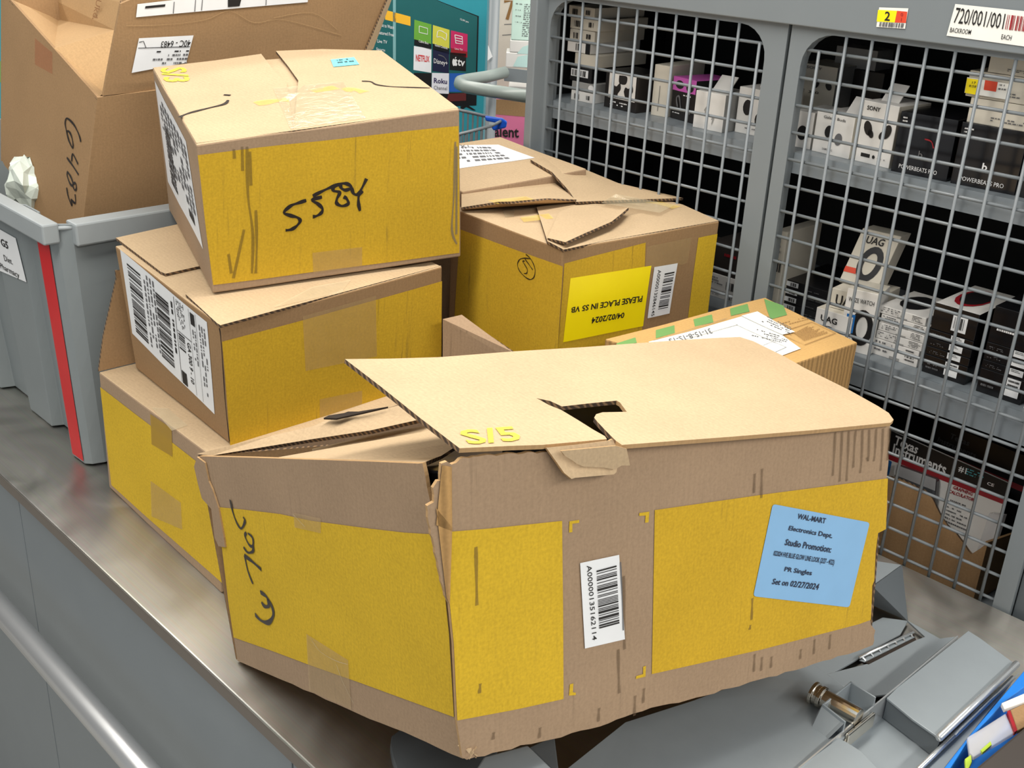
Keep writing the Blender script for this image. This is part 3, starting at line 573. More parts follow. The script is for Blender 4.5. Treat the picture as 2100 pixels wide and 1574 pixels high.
# ---- bottom shelf: hanging packs in a torn tray
def pack(lab, q, y0, dz, mats):
    pts = [PY(x, y_, y0 + dy) for x, y_, dy in q]
    return pts
for k, (lab, dy, q) in enumerate((('black and white calculator pack standing in the torn tray, the nearer one', 0.0, [(1826, 882), (2068, 990), (2001, 1250), (1770, 1140)]), ('darker calculator pack behind the nearer one, its lettering greyed as if shaded', 0.075, [(1925, 862), (2140, 950), (2080, 1170), (1870, 1080)]))):
    root_y = 0.085 + dy
    t0 = PY(*q[0], root_y + .05); t1 = PY(*q[1], root_y + .05); b1 = PY(*q[2], root_y); b0 = PY(*q[3], root_y)
    zb = SH3 + .004; s0 = (t0.z - zb) / (t0.z - b0.z); b0 = t0 + (b0 - t0) * s0; s1 = (t1.z - zb) / (t1.z - b1.z); b1 = t1 + (b1 - t1) * s1
    C_ = thing('calculator_pack', lab, 'package', (b0 + b1) / 2)
    mb = MB(); mb.prism([b0, b1, t1, t0], Vector((0, .003, 0))); mb.build('card_back', WB if k == 0 else BB, C_)
    pt = Patch(b0, b1, t1, t0)
    hq = [pt.pix(*p) for p in ([(1826, 932), (2058, 1022)] if k == 0 else [(1920, 922), (2130, 1010)])]
    h0, h1 = hq[0][1], hq[1][1]
    decal(pt, [(0, 1), (1, 1), (1, h1), (0, h0)], BB, C_, 'black_header', px=False, n=1)
    decal(pt, [(0, h0), (1, h1), (1, h1 - .045), (0, h0 - .045)], DKR, C_, 'red_band', px=False, n=1)
    if k == 0:
        text(pt, 'Texas', [(1838, 892), (1887, 913), (1880, 931), (1833, 910)], WHT, C_, bold=True); text(pt, 'Instruments', [(1834, 909), (1944, 951), (1938, 975), (1830, 929)], WHT, C_, bold=True)
        text(pt, '#1', [(1968, 953), (1984, 960), (1981, 973), (1965, 966)], WHT, C_, bold=True); dashes(pt, [(1985, 960), (2020, 973), (2014, 987), (1980, 974)], 3, 4, CYL, C_, h=.4)
        text(pt, 'CE', [(2026, 987), (2040, 992), (2038, 998), (2024, 993)], WHT, C_, bold=True)
        text(pt, 'GRAPHING\nCALCULATOR', [(1951, 993), (2003, 1012), (1997, 1028), (1945, 1009)], DKR, C_, bold=True); dashes(pt, [(1946, 1022), (1993, 1040), (1980, 1092), (1935, 1072)], 7, 11, GINK, C_, h=.35)
        decal(pt, U(.0, h0 - .2, .07, h0 - .05), basic('blue_print', (30, 96, 160), .4), C_, 'blue_print', px=False, n=1)
        bq = [pt.pix(*p) for p in [(1846, 950), (1930, 980), (1922, 1075), (1836, 1030)]]
        base = [pt.pt(*p, .001) for p in bq]; mb = MB(); mb.prism(base, pt.n * .018); mb.build('calculator', basic('calculator_grey', (70, 72, 76), .25), C_, bevel=.004)
        mb = MB(); sc = [pt.pt(p[0], p[1], .0195) for p in bq]; mb.poly([sc[0], sc[1], sc[1] * .75 + sc[2] * .25, sc[0] * .75 + sc[3] * .25]); mb.build('clear_blister', CLR, C_, recalc=False)
        mb = MB(); e = [pt.pt(u, v, .02) for u, v in ((.93, .35), (1.03, .3), (1.05, .75), (.95, .72))]; mb.prism(e, pt.n * -.018); mb.build('clear_edge', CLR, C_)
    else:
        text(pt, 'Texas\nInstruments', [(1932, 880), (2012, 912), (2000, 940), (1922, 905)], GINK, C_, bold=True)  # grey instead of white ink, shade at the back put into the colour
        decal(pt, U(.0, .5, .12, .75), DKR, C_, 'red_corner', px=False, n=1)
tr = [(1790, 965), (1818, 975), (1850, 984), (1896, 1006), (1912, 1022), (1930, 1060), (1943, 1078), (1962, 1096), (1975, 1112), (1985, 1128), (1992, 1136), (2008, 1126), (2026, 1112)]
yy = 0.062; zb = SH3 + .002
T_ = thing('cardboard_tray', 'torn brown cardboard tray holding the calculator packs on the bottom shelf', 'tray', (PY(1900, 1150, yy).x, yy + .05, zb))
top = [PY(x, y_, yy) for x, y_ in tr]; 
for n_ in ('front_wall',):
    mb = MB(); mb.poly([Vector((p.x, p.y, zb)) for p in reversed(top)] + top); 
    mb.build(n_, BRDB, T_, solid=.004)
e = top[-1]; mb = MB(); mb.prism([Vector((e.x, yy + .001, zb)), Vector((e.x + .02, yy + .2, zb)), Vector((e.x + .02, yy + .2, e.z - .03)), Vector((e.x, yy + .001, e.z))], Vector((-.004, 0, 0))); mb.build('side_wall', KD, T_)
mb = MB(); mb.box((top[0].x, yy + .001, zb - .001), (e.x - .004, yy + .2, zb + .002)); mb.build('tray_floor', KD, T_)
# ================================================================ the cardboard boxes on the counter
def H(d): return {k: Vector(v) for k, v in d.items()}
def wob(p, a=0.0016): return noise.noise_vector(p * 7.0) * a
def hexbody(X, root, mats, name='box_body', n=10, topmi=1, dent=0.0016):
    mb = MB()
    def fc(a, b, c, d, mi=0):
        P_ = Patch(X[a], X[b], X[c], X[d]); 
        def fn(u, v):
            p = P_.pt(u, v); e = min(u, 1 - u, v, 1 - v); return p + wob(p, dent)
        mb.grid(fn, n, n, mi)
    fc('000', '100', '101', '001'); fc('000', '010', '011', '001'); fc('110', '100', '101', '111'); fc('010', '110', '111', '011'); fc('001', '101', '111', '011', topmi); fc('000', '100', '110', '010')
    return mb.build(name, mats, root, weld=0.0006, bevel=0.0022)
class WP(Patch):
    """patch that follows the slight waviness of the board"""
    dent = 0.0016
    def pt(s, u, v, off=0.0):
        p = Patch.pt(s, u, v, 0.0); return p + wob(p, s.dent) + s.n * off
def faces(X): return WP(X['000'], X['100'], X['101'], X['001']), WP(X['010'], X['000'], X['001'], X['011']), WP(X['001'], X['101'], X['111'], X['011'])
def flap(name, pts, root, mats=BRD, t=0.0035, label=None, edge=True):
    """a board flap: outline in space, thickness below"""
    mb = MB(); pts = [Vector(p) for p in pts]; tri = tessellate_polygon([pts]); mb.add(pts, [list(t) for t in tri]); o = mb.build(name, mats, root, recalc=True)
    me = o.data
    if sum((p.normal * p.area for p in me.polygons), Vector()).dot(CC - pts[0]) < 0: me.flip_normals()
    md = o.modifiers.new('solid', 'SOLIDIFY'); md.thickness = t; md.offset = -1; md.material_offset = 2; md.material_offset_rim = 4 if edge else 2
    if label: o['label'] = label
    return o
# ---- the box in the lower left, under the stack
R = H({'000': (0.177, -0.789, 0), '001': (0.179, -0.781, 0.1975), '010': (-0.179, -0.773, 0), '011': (-0.176, -0.77, 0.195), '100': (0.187, -0.425, 0), '101': (0.189, -0.42, 0.197), '110': (-0.165, -0.41, 0), '111': (-0.163, -0.405, 0.196)})
rt = thing('cardboard_box', 'lowest yellow printed cardboard box of the left stack, on the steel counter', 'box', ((R['000'] + R['110']) / 2))
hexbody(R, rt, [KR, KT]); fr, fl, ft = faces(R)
decal(fl, [(206, 793), (440, 973), (462, 1200), (229, 994)], YL, rt, 'yellow_print', n=12)
decal(fl, [(309, 848), (353, 878), (355, 936), (312, 910)], TAPEB, rt, 'tape_strip', off=.0009)
decal(fl, [(310, 985), (372, 1030), (375, 1085), (312, 1058)], TAPE, rt, 'tape_strip', off=.0009)
decal(ft, [(311, 836), (345, 838), (385, 873), (352, 884)], TAPEW, rt, 'tape_strip', off=.0009, n=4)
a, b = R['011'], R['111']
hl = PX(239, 571, -0.187); flap('end_flap', [a + Vector((0, 0, .001)), b + Vector((0, 0, .001)), b + Vector((-.012, .0, .12)), hl + Vector((0, .0, .012)), hl, PX(212, 690, -.181)], rt, BRDB, label='upright brown end flap')
c, d = R['101'], R['111']
flap('end_flap', [PY(908, 745, -.415), PY(1060, 745, -.392), PY(1053, 722, -.392), PY(1000, 684, -.392), PY(947, 645, -.392), PY(908, 654, -.415)], rt, BRDS, label='folded-up grey brown end flap')
# ---- middle box of the stack
Q = H({'000': (0.152, -0.746, 0.1985), '001': (0.165, -0.759, 0.37), '010': (-0.148, -0.726, 0.1985), '011': (-0.147, -0.739, 0.39), '100': (0.155, -0.391, 0.1985), '101': (0.164, -0.401, 0.376), '110': (-0.149, -0.37, 0.1985), '111': (-0.143, -0.381, 0.386)})
qt = thing('cardboard_box', 'middle yellow printed cardboard box of the left stack with a large white shipping label', 'box', (Q['000'] + Q['110']) / 2)
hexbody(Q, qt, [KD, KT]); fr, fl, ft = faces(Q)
decal(fr, [(455, 700), (906, 576), (904, 775), (473, 930)], YLD, qt, 'yellow_print', n=12)
decal(fr, [(620, 648), (770, 606), (772, 730), (626, 760)], TAPE, qt, 'tape_strip', off=.0009)
decal(fr, [(655, 818), (742, 800), (742, 860), (655, 880)], TAPE, qt, 'tape_strip', off=.0009)
strokes(fr, [[(449, 672), (452, 690), (457, 760), (462, 830), (470, 905)]], .0016, PUR, qt, 'seam', off=.0008)
top_q = lambda x, y, h=0.0: ft.at(x, y, .0042 + h)
flap('top_flap', [top_q(238, 493), top_q(330, 563), top_q(340, 567), top_q(415, 550), top_q(520, 520), top_q(440, 448), top_q(360, 466)], qt)
flap('top_flap', [top_q(381, 609), top_q(395, 602), top_q(500, 577), top_q(700, 560), top_q(905, 545, -.0038), top_q(452, 667, -.0038), top_q(445, 663, -.0036)], qt)
# corner-wrap tape on the right half of its lid
decal(Surf([o for o in qt.children if o.name.startswith('top_flap')]), [(640, 590), (720, 575), (700, 600), (560, 632)], TAPEW, qt, 'tape_strip', off=.001, n=4)
lab = decal(fl, [(247, 511), (425, 660), (441, 849), (272, 683)], WL, qt, 'shipping_label', off=.0006, label='large white shipping label with barcodes')
LB = [(247, 511), (425, 660), (441, 849), (272, 683)]
LQ = [fl.pix(*p) for p in LB]
class Sub(Patch):
    def __init__(s, p, q): s.p = p; s.q = q; s.n = p.n
    def pt(s, u, v, off=0.0): return s.p.pt(*bl(s.q, u, v), off)
LP = Sub(fl, LQ)
UV4 = lambda x0, x1, y0, y1: [(x0, y1), (x1, y1), (x1, y0), (x0, y0)]
ROT = lambda x0, x1, y0, y1: [(x1, y1), (x1, y0), (x0, y0), (x0, y1)]     # text running down the label
bars(LP, ROT(.07, .235, .08, .9), 26, 5, INK, lab, px=False); dashes(LP, ROT(.25, .40, .06, .95), 4, 6, GINK, lab, px=False, dens=.85)
bars(LP, ROT(.41, .56, .08, .85), 26, 7, INK, lab, px=False); dashes(LP, ROT(.57, .61, .1, .9), 1, 8, INK, lab, px=False)
strokes(LP, [[(.635, .02), (.635, .98)]], .0012, INK, lab, 'rule', px=False, curve=False); strokes(LP, [[(.80, .02), (.80, .98)]], .0008, GINK, lab, 'rule', px=False, curve=False); strokes(LP, [[(.875, .02), (.875, .98)]], .0008, GINK, lab, 'rule', px=False, curve=False); strokes(LP, [[(.64, .62), (.80, .62)]], .0012, INK, lab, 'rule', px=False, curve=False)
dashes(LP, ROT(.65, .74, .66, .97), 6, 30, INK, lab, px=False, dens=.7)
bars(LP, ROT(.65, .72, .42, .6), 8, 9, INK, lab, px=False); decal(LP, UV4(.645, .70, .02, .17), INK, lab, 'black_block', px=False, n=2, off=.0011)
text(LP, 'GA 300 9 - 10', ROT(.745, .785, .12, .58), INK, lab, px=False, bold=True); decal(LP, UV4(.815, .86, .83, .96), INK, lab, 'black_block', px=False, n=2, off=.0011); dashes(LP, ROT(.81, .86, .1, .78), 2, 31, GINK, lab, px=False); dashes(LP, ROT(.89, .97, .08, .9), 3, 32, GINK, lab, px=False)
# ---- top box of the stack
def nearer(p, k): return CC + (Vector(p) - CC) * k
Pb = H({'000': (0.088, -0.722, 0.382), '001': (0.098, -0.737, 0.576), '010': nearer((-0.295, -0.577, 0.383), .968), '011': nearer((-0.288, -0.589, 0.604), .968), '100': (0.162, -0.364, 0.383), '101': (0.166, -0.377, 0.597), '110': nearer((-0.219, -0.211, 0.386), .968), '111': nearer((-0.211, -0.217, 0.619), .968)})
pt_ = thing('cardboard_box', 'topmost yellow printed cardboard box of the left stack with 5584 written on it', 'box', (Pb['000'] + Pb['110']) / 2)
hexbody(Pb, pt_, [KR, KT]); fr, fl, ft = faces(Pb)
decal(fr, [(405, 318), (940, 258), (942, 518), (437, 584)], YLD, pt_, 'yellow_print', n=14)
decal(fr, [(640, 518), (742, 506), (742, 545), (642, 560)], TAPE, pt_, 'tape_strip', off=.0009)
strokes(fr, [[(627.5, 410.2), (609.4, 416.1), (595.2, 421.7), (581.8, 435.0), (595.2, 441.3), (609.4, 445.3), (614.9, 452.4), (607.8, 462.6), (596.8, 469.7), (585.0, 471.6)], [(659.8, 403.5), (639.3, 409.1), (651.9, 417.7), (660.6, 427.2), (658.2, 435.8), (648.7, 442.1), (640.9, 443.7)], [(640.9, 401.2), (661.3, 390.9), (680.2, 382.3), (699.1, 376.0), (711.7, 376.5), (720.4, 383.9), (708.6, 389.1), (699.9, 385.4), (696.0, 378.3), (683.4, 384.6), (684.2, 390.6), (696.0, 394.1), (690.5, 406.7), (690.0, 416.1), (700.7, 421.7), (713.6, 416.9), (710.2, 406.7), (703.9, 402.8)], [(720.4, 384.6), (724.3, 395.7), (732.2, 398.0), (740.1, 387.8), (751.1, 365.7)], [(743.2, 390.9), (735.4, 400.4), (734.6, 416.1), (737.7, 431.9)]], .0052, MARK, pt_)
strokes(fr, [[(506, 300), (508, 400), (518, 480), (516, 560)], [(512, 310), (514, 380)], [(496, 300), (497, 350)], [(524, 430), (526, 500), (524, 560)], [(479, 305), (480, 325)], [(468, 520), (474, 560)], [(500, 470), (478, 570)]], .0045, basic('grey_scuff', (92, 76, 40), .9, alpha=.4, noise_amt=.4, nscale=200), pt_, 'scuff_marks', curve=True)['kind'] = 'stuff'
strokes(fr, [[(933, 290), (930, 400), (926, 470), (936, 500)], [(936, 300), (935, 480)]], .004, basic('grey_scuff2', (128, 118, 96), .9, alpha=.6), pt_, 'worn_edge')
lab = decal(fl, [(318, 165), (382, 290), (417, 511), (345, 372)], WL, pt_, 'shipping_label', label='worn white shipping label')
LP = Sub(fl, [fl.pix(*p) for p in [(318, 165), (382, 290), (417, 511), (345, 372)]])
dashes(LP, ROT(.08, .95, .1, .92), 9, 41, GINK, lab, px=False, dens=.8, h=.6); bars(LP, ROT(.2, .4, .1, .7), 16, 42, INK, lab, px=False); decal(LP, UV4(.72, .86, .12, .2), INK, lab, 'black_block', px=False, n=2, off=.0011)
tp = lambda x, y, h=0.0: ft.at(x, y, .0042 + h)
flap('top_flap', [tp(403, 294, -.0038), tp(318, 146, -.0038), tp(314, 139, -.0038), tp(440, 127, -.002), tp(536, 116), tp(562, 150), tp(588, 176), tp(602, 268, -.0038)], pt_)
flap('top_flap', [tp(602, 268, -.0038), tp(612, 171), tp(590, 140), tp(566, 110), tp(660, 106), tp(782, 104, -.0038), tp(860, 162, -.0038), tp(940, 222, -.0038)], pt_)
fs = .0008; ft = Surf([o for o in pt_.children if o.name.startswith('top_flap')])
strokes(ft, [[(369, 242), (374, 238), (394, 231), (429, 222), (460, 214), (468, 206)]], .0055, PUR, pt_, 'slot_shade_strip', off=fs); strokes(ft, [[(742, 167), (760, 168), (772, 174), (800, 178), (850, 180), (882, 181)]], .0045, PUR, pt_, 'slot_shade_strip', off=fs); strokes(ft, [[(459, 195), (473, 196)]], .006, PUR, pt_, 'slot_shade_strip', off=fs)  # flat dark ribbons painting the shade inside the cut slots
decal(ft, [(560, 182), (704, 168), (750, 243), (596, 266)], TAPEW, pt_, 'tape_strip', off=fs, n=6)
decal(ft, [(678, 123), (726, 118), (737, 133), (684, 138)], CYL, pt_, 'sticker', off=fs, label='small cyan sticker', n=2); dashes(ft, [(690, 124), (722, 121), (728, 130), (694, 133)], 2, 4, INK, pt_, off=fs + .0006, h=.5)
text(ft, 'S/3', [(381, 138), (391, 168), (337, 169), (328, 141)], YS, pt_, off=fs, bold=True)
strokes(ft, [[(525, 214), (560, 208), (590, 205)], [(704, 186), (726, 184), (748, 190)], [(640, 188), (690, 180)]], .022, YSM, pt_, 'yellow_smudge', off=fs)['kind'] = 'stuff'
# ---- the box with the bright yellow label
S = H({'000': (0.335, -0.333, 0.0005), '001': (0.334, -0.334, 0.432), '010': (0.079, -0.310, 0.0005), '011': (0.079, -0.312, 0.430), '100': (0.366, -0.024, 0.0005), '101': (0.366, -0.025, 0.430), '110': (0.110, -0.012, 0.0005), '111': (0.110, -0.012, 0.432)})
sb = thing('cardboard_box', 'yellow printed cardboard box with a bright yellow label, beside the cage doors', 'box', (S['000'] + S['110']) / 2)
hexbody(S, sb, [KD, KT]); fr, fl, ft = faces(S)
decal(fr, [(1157, 540), (1324, 497), (1316, 700), (1142, 740)], YLD, sb, 'yellow_print', n=8); decal(fr, [(1432, 487), (1471, 479), (1449, 660), (1408, 672)], YL, sb, 'yellow_print', n=4)
decal(fl, [(944, 470), (1155, 546), (1142, 760), (930, 690)], YLD, sb, 'yellow_print', n=8)
decal(fr, [(1326, 505), (1418, 486), (1408, 540), (1322, 552)], TAPE, sb, 'tape_strip', off=.0009, n=3)
lab = decal(fr, [(1169, 570), (1335, 544), (1318, 668), (1154, 701)], YLAB, sb, 'yellow_label', off=.001, rnd=.02)
text(fr, 'PLEASE PLACE IN S5 VB', [(1315, 618), (1169, 641), (1171, 629), (1317, 605)], INK, lab, off=.0016, bold=True); text(fr, '04/02/2024', [(1278, 651), (1211, 663), (1213, 650), (1280, 639)], INK, lab, off=.0016, bold=True)
lab = decal(fr, [(1341, 547), (1389, 539), (1372, 642), (1327, 652)], WL, sb, 'barcode_label', off=.001, rnd=.06)
text(fr, 'A00000135846145', [(1355, 552), (1340, 646), (1334, 648), (1348, 553)], INK, lab, off=.0016); bars(fr, [(1382, 556), (1368, 631), (1348, 635), (1362, 560)], 18, 5, INK, lab, off=.0016)
strokes(fl, [[(1079.4, 520.9), (1087.0, 527.6), (1093.7, 537.7), (1098.3, 552.0), (1096.6, 566.3), (1090.3, 572.2), (1081.9, 570.1), (1071.0, 560.4), (1064.3, 550.3), (1062.6, 539.4), (1067.6, 531.0), (1076.1, 528.9), (1088.2, 529.7)], [(1076.9, 534.8), (1073.1, 535.2), (1077.7, 542.8), (1082.4, 552.0), (1081.1, 559.6), (1075.6, 560.0)], [(1077.7, 530.6), (1086.1, 541.9), (1093.7, 552.9)]], .0017, MARK, sb)
tp = lambda x, y, h=0.0: ft.at(x, y, .0042 + h)
flap('top_flap', [tp(1156, 512, -.0038), tp(1240, 494, -.0038), tp(1474, 453, -.0038), tp(1400, 420, -.0036), tp(1267, 386), tp(1100, 430), tp(1122, 500)], sb)
flap('top_flap', [tp(946, 436, .004), tp(1020, 438, .014), tp(1046, 446, .02), tp(1120, 436, .018), tp(1181, 425, .008), tp(1120, 372, .004), tp(1060, 372, .004), tp(946, 398, .006)], sb, label='raised flap with torn tape on its tip')
flap('top_flap', [tp(1086, 369, .03), tp(1130, 388, .024), tp(1164, 410, .012), tp(1181, 427, .006), tp(1290, 420, .004), tp(1400, 415, .003), tp(1267, 384, .003), tp(1180, 364, .016), tp(1110, 362, .028)], sb, label='curled flap lifted at its left tip')
flap('top_flap', [tp(1122, 498, .003), tp(1150, 506, .004), tp(1158, 510, .005), tp(1200, 496, .009), tp(1252, 477, .012), tp(1272, 462, .013), tp(1287, 447, .012), tp(1240, 436, .006), tp(1182, 430, .003), tp(1146, 444, .003)], sb, label='torn curved flap at the front corner')
sfl = Surf([o for o in sb.children if o.name.startswith(('top_flap', 'box_body'))])
decal(sfl, [(1030, 432), (1056, 430), (1054, 445), (1036, 446)], TAPEW, sb, 'tape_strip', off=.001, n=3)
decal(sfl, [(1262, 405), (1382, 428), (1352, 444), (1232, 424)], TAPEW, sb, 'tape_strip', off=.006, n=3)
sfl = Surf([o for o in sb.children if o.name.startswith(('top_flap', 'box_body'))])
strokes(sfl, [[(1320, 410), (1350, 417), (1388, 427)], [(1010, 416), (1090, 408)], [(1070, 452), (1130, 444)]], .03, YSM, sb, 'yellow_smudge', off=.0012)['kind'] = 'stuff'
# ---- the box behind it with a white address label
T = H({'000': (0.05, -0.278, 0.0005), '010': (-0.2, -0.235, 0.0005), '100': (0.075, -0.012, 0.0005), '110': (-0.175, -0.012, 0.0005)})
zT = .4515
T['101'] = PY(1203, 347, -.036); T['111'] = T['101'] + (PY(1060, 293, -.036) - T['101']) * 1.25; T['001'] = PZ(948, 392, T['101'].z + .004)
if T['001'].y < -.268: T['001'] = PY(948, 392, -.268)
T['011'] = T['001'] + (T['111'] - T['101'])
for k2 in ('00', '10', '01', '11'): q_ = T[k2 + '1']; T[k2 + '0'] = Vector((q_.x, q_.y, .0005))
tb = thing('cardboard_box', 'plain brown cardboard box with a white address label on top, far back against the cage', 'box', (T['000'] + T['110']) / 2)
hexbody(T, tb, [KR, KT]); fr, fl, ft = faces(T)
lab = decal(ft, [(900, 300), (1022, 297), (1097, 324), (900, 352)], WL, tb, 'address_label', n=4)
dashes(ft, [(1046, 326), (900, 338), (900, 298), (1000, 300)], 5, 14, GINK, lab, h=.5)
text(ft, 'TX', [(966, 303), (944, 303), (942, 298), (964, 298)], GINK, lab)
# ---- honey coloured carton with green print
UT = .325
u1 = PZ(1570, 609, UT); u2 = PZ(1762, 702, UT)
Ub = {}
xl, xr = 0.447, 0.634
Ub['001'] = Vector((xr, -.325, UT)); Ub['101'] = Vector((xr, -.034, UT - .012)); Ub['111'] = Vector((xl, -.012, UT)); Ub['011'] = Vector((xl - .02, -.325, UT + .003))
for k_, (x, y) in (('111', (1569, 609)), ('101', (1760, 702))):
    p = PY(x, y, -.012 if k_ == '111' else -.05); Ub[k_] = p
p = PY(1634, 743, -.205); dd = (p - Ub['101']); Ub['001'] = Ub['101'] + dd * 1.75
p = PY(1240, 695, -.325); Ub['011'] = p
for k2 in ('00', '10', '01', '11'): q_ = Ub[k2 + '1']; Ub[k2 + '0'] = Vector((q_.x - .004, q_.y, .0005))
ub = thing('cardboard_box', 'honey coloured carton with green print and papers on top, against the cage', 'box', (Ub['000'] + Ub['110']) / 2)
hexbody(Ub, ub, [KHS, KH], dent=.001); fr, fl, ft = faces(Ub)
for q in ([(1265, 704), (1303, 692), (1306, 703), (1262, 712)], [(1345, 677), (1383, 667), (1384, 683), (1345, 694)], [(1422, 655), (1460, 645), (1463, 661), (1425, 670)], [(1497, 633), (1533, 623), (1537, 639), (1499, 648)], [(1567, 613), (1607, 627), (1614, 646), (1580, 655)]): decal(ft, q, GRN, ub, 'green_square', n=2)
pp = thing('shipping_papers', 'white shipping papers lying on the honey coloured carton', 'paper', ft.at(1560, 690))
lab = decal(ft, [(1330, 702), (1553, 641), (1642, 716), (1440, 790)], WL2, pp, 'paper_sheet', n=6, off=.0012); decal(ft, [(1520, 650), (1553, 641), (1630, 683), (1604, 689)], WL2, lab, 'paper_slip', n=3, off=.0022)
dashes(ft, [(1622, 688), (1560, 662), (1572, 648), (1622, 672)], 4, 22, GINK, lab, off=.0026, h=.4); dashes(ft, [(1610, 706), (1540, 690), (1548, 672), (1618, 694)], 4, 23, GINK, lab, off=.0018, h=.35)
text(ft, '31-15-8-1S-1S', [(1462, 685), (1375, 706), (1370, 697), (1455, 675)], GINK, lab, off=.0018)
strokes(ft, [[(1340, 700), (1490, 655), (1512, 668), (1360, 710)], [(1510, 668), (1590, 705)], [(1565, 710), (1585, 702), (1612, 714), (1590, 724)]], .0008, GINK, lab, 'ruled_lines', off=.0018, curve=False)
s = strokes(ft, [[(1607, 689), (1650, 708), (1713, 684), (1665, 661), (1620, 676)]], .0012, BRINK, ub, 'printed_panel', curve=False)
for i in range(14): pass
dashes(ft, [(1628, 684), (1668, 664), (1700, 683), (1650, 700)], 16, 25, BRINK, ub, h=.55, dens=1.0); dashes(ft, [(1602, 664), (1656, 650), (1660, 658), (1612, 672)], 2, 26, BRINK, ub, h=.2)
# ================================================================ the big torn box in front
V = H({'000': (0.764, -0.88, 0.178), '001': (0.735, -0.885, 0.456), '010': (0.315, -0.849, 0.004), '011': (0.287, -0.863, 0.275), '100': (0.871, -0.354, 0.102), '101': (0.843, -0.362, 0.375), '110': (0.47, -0.37, 0.012), '111': (0.44, -0.38, 0.225)})
vb = thing('cardboard_box', 'large torn yellow printed cardboard box in front with a light blue label', 'box', (0.62, -0.62, 0.0))
vr = Patch(V['000'], V['100'], V['101'], V['001']); vl = Patch(V['010'], V['000'], V['001'], V['011'])
def plane_patch(a, b, c):
    n = (b - a).cross(c - a).normalized(); return n, n.dot(a)
nr, cr_ = plane_patch(V['000'], V['100'], V['101']); nl, cl_ = plane_patch(V['010'], V['000'], V['011'])
class PP(Patch):
    def __init__(s, n, c, p): s.nn = n; s.cc = c; s.n = n if n.dot(CC - p) > 0 else -n
    def at(s, x, y, off=0.0): return PN(x, y, s.nn, s.cc) + s.n * off
    def pix(s, x, y): return (x, y)
    def pt(s, u, v, off=0.0): return s.at(u, v, off)
vr = PP(nr, cr_, V['000']); vl = PP(nl, cl_, V['010'])
def rag(pts, amp, step=14, seed=1):
    r = random.Random(seed); out = []
    for i in range(len(pts) - 1):
        a, b = pts[i], pts[i + 1]; L = math.dist(a, b); k = max(int(L / step), 1)
        for j in range(k):
            t = j / k; q = [a[0] + (b[0] - a[0]) * t, a[1] + (b[1] - a[1]) * t]
            if j: q[0] += r.uniform(-amp, amp); q[1] += r.uniform(-amp, amp)
            out.append(tuple(q))
    out.append(pts[-1]); return out
R_top = rag([(905, 950), (917, 946), (926, 952), (943, 941), (989, 934), (1111, 927)], 2, 9, 2) + [(1270, 914), (1500, 896)] + rag([(1500, 896), (1660, 883), (1826, 867)], 1.2, 16, 7)[1:]
R_right = rag([(1826, 867), (1818, 985), (1820, 1030), (1816, 1085)], 1.5, 12, 3)[1:] + [(1800, 1092), (1795, 1130), (1792, 1190)] + rag([(1788, 1200), (1786, 1280), (1795, 1292), (1790, 1322)], 2, 10, 4)
R_bot = rag([(1790, 1322), (1650, 1368), (1500, 1410), (1300, 1462), (1230, 1489), (1110, 1520), (1010, 1543), (957, 1557)], 2.2, 18, 5)[1:]
R_left = [(948, 1552), (937, 1477), (930, 1320), (922, 1240), (913, 1222)] + rag([(913, 1222), (880, 1075), (876, 1037), (890, 1029), (888, 1000), (897, 986), (903, 985), (905, 950)], 1.5, 10, 6)[1:-1]
flap('right_panel', [vr.at(*p) for p in R_top + R_right + R_bot + R_left], vb, BRDS, edge=False)
vb.children[-1].data.materials[0] = KR
L_top = [(408, 935), (520, 938), (640, 942), (760, 946), (858, 950), (866, 949)]
L_right = [(872, 975), (876, 1000), (885, 1040), (900, 1120), (913, 1222), (922, 1300), (933, 1477), (950, 1555)]
L_bot = rag([(950, 1555), (850, 1510), (735, 1463), (600, 1402), (487, 1354)], 1.2, 22, 8)[1:]
L_left = [(480, 1310), (470, 1240), (455, 1120), (443, 1100), (437, 1040), (418, 1020), (410, 990), (402, 955)]
flap('left_panel', [vl.at(*p) for p in L_top + L_right + L_bot + L_left], vb, BRDS, edge=False)
def yprint(pp, pts, m=YL): mb = MB(); mb.poly([pp.at(*p, .0006) for p in pts]); return mb.build('yellow_print', m, vb, recalc=False)
yprint(vl, [(440, 1038), (500, 1044), (575, 1053), (640, 1067), (760, 1083), (830, 1091), (878, 1094), (892, 1093), (901, 1122), (914, 1223), (922, 1300), (932, 1469), (830, 1432), (740, 1399), (640, 1364), (560, 1334), (480, 1306), (470, 1240), (456, 1122), (444, 1102)])
yprint(vr, [(926, 1089), (1000, 1083), (1152, 1067), (1154, 1250), (1155, 1432), (1060, 1453), (937, 1476), (930, 1320), (922, 1240)])
yprint(vr, [(1342, 1045), (1580, 1011), (1820, 980), (1816, 1084), (1800, 1092), (1795, 1130), (1792, 1190), (1788, 1200), (1785, 1270), (1760, 1279), (1560, 1331), (1336, 1381)], YLD)
for q in ([(1167, 1068), (1187, 1065), (1187, 1071), (1173, 1073), (1173, 1090), (1166, 1091)], [(1310, 1051), (1331, 1048), (1329, 1070), (1322, 1071), (1323, 1056), (1310, 1057)], [(1168, 1402), (1175, 1400), (1174, 1418), (1180, 1419), (1180, 1424), (1166, 1425)], [(1318, 1366), (1324, 1364), (1323, 1386), (1303, 1391), (1304, 1385), (1318, 1381)]):
    o = yprint(vr, q); o.name = 'crop_mark'
lab = decal(vr, [(1188, 1153), (1268, 1136), (1280, 1309), (1198, 1328)], WL, vb, 'barcode_label', n=1, off=.0012)
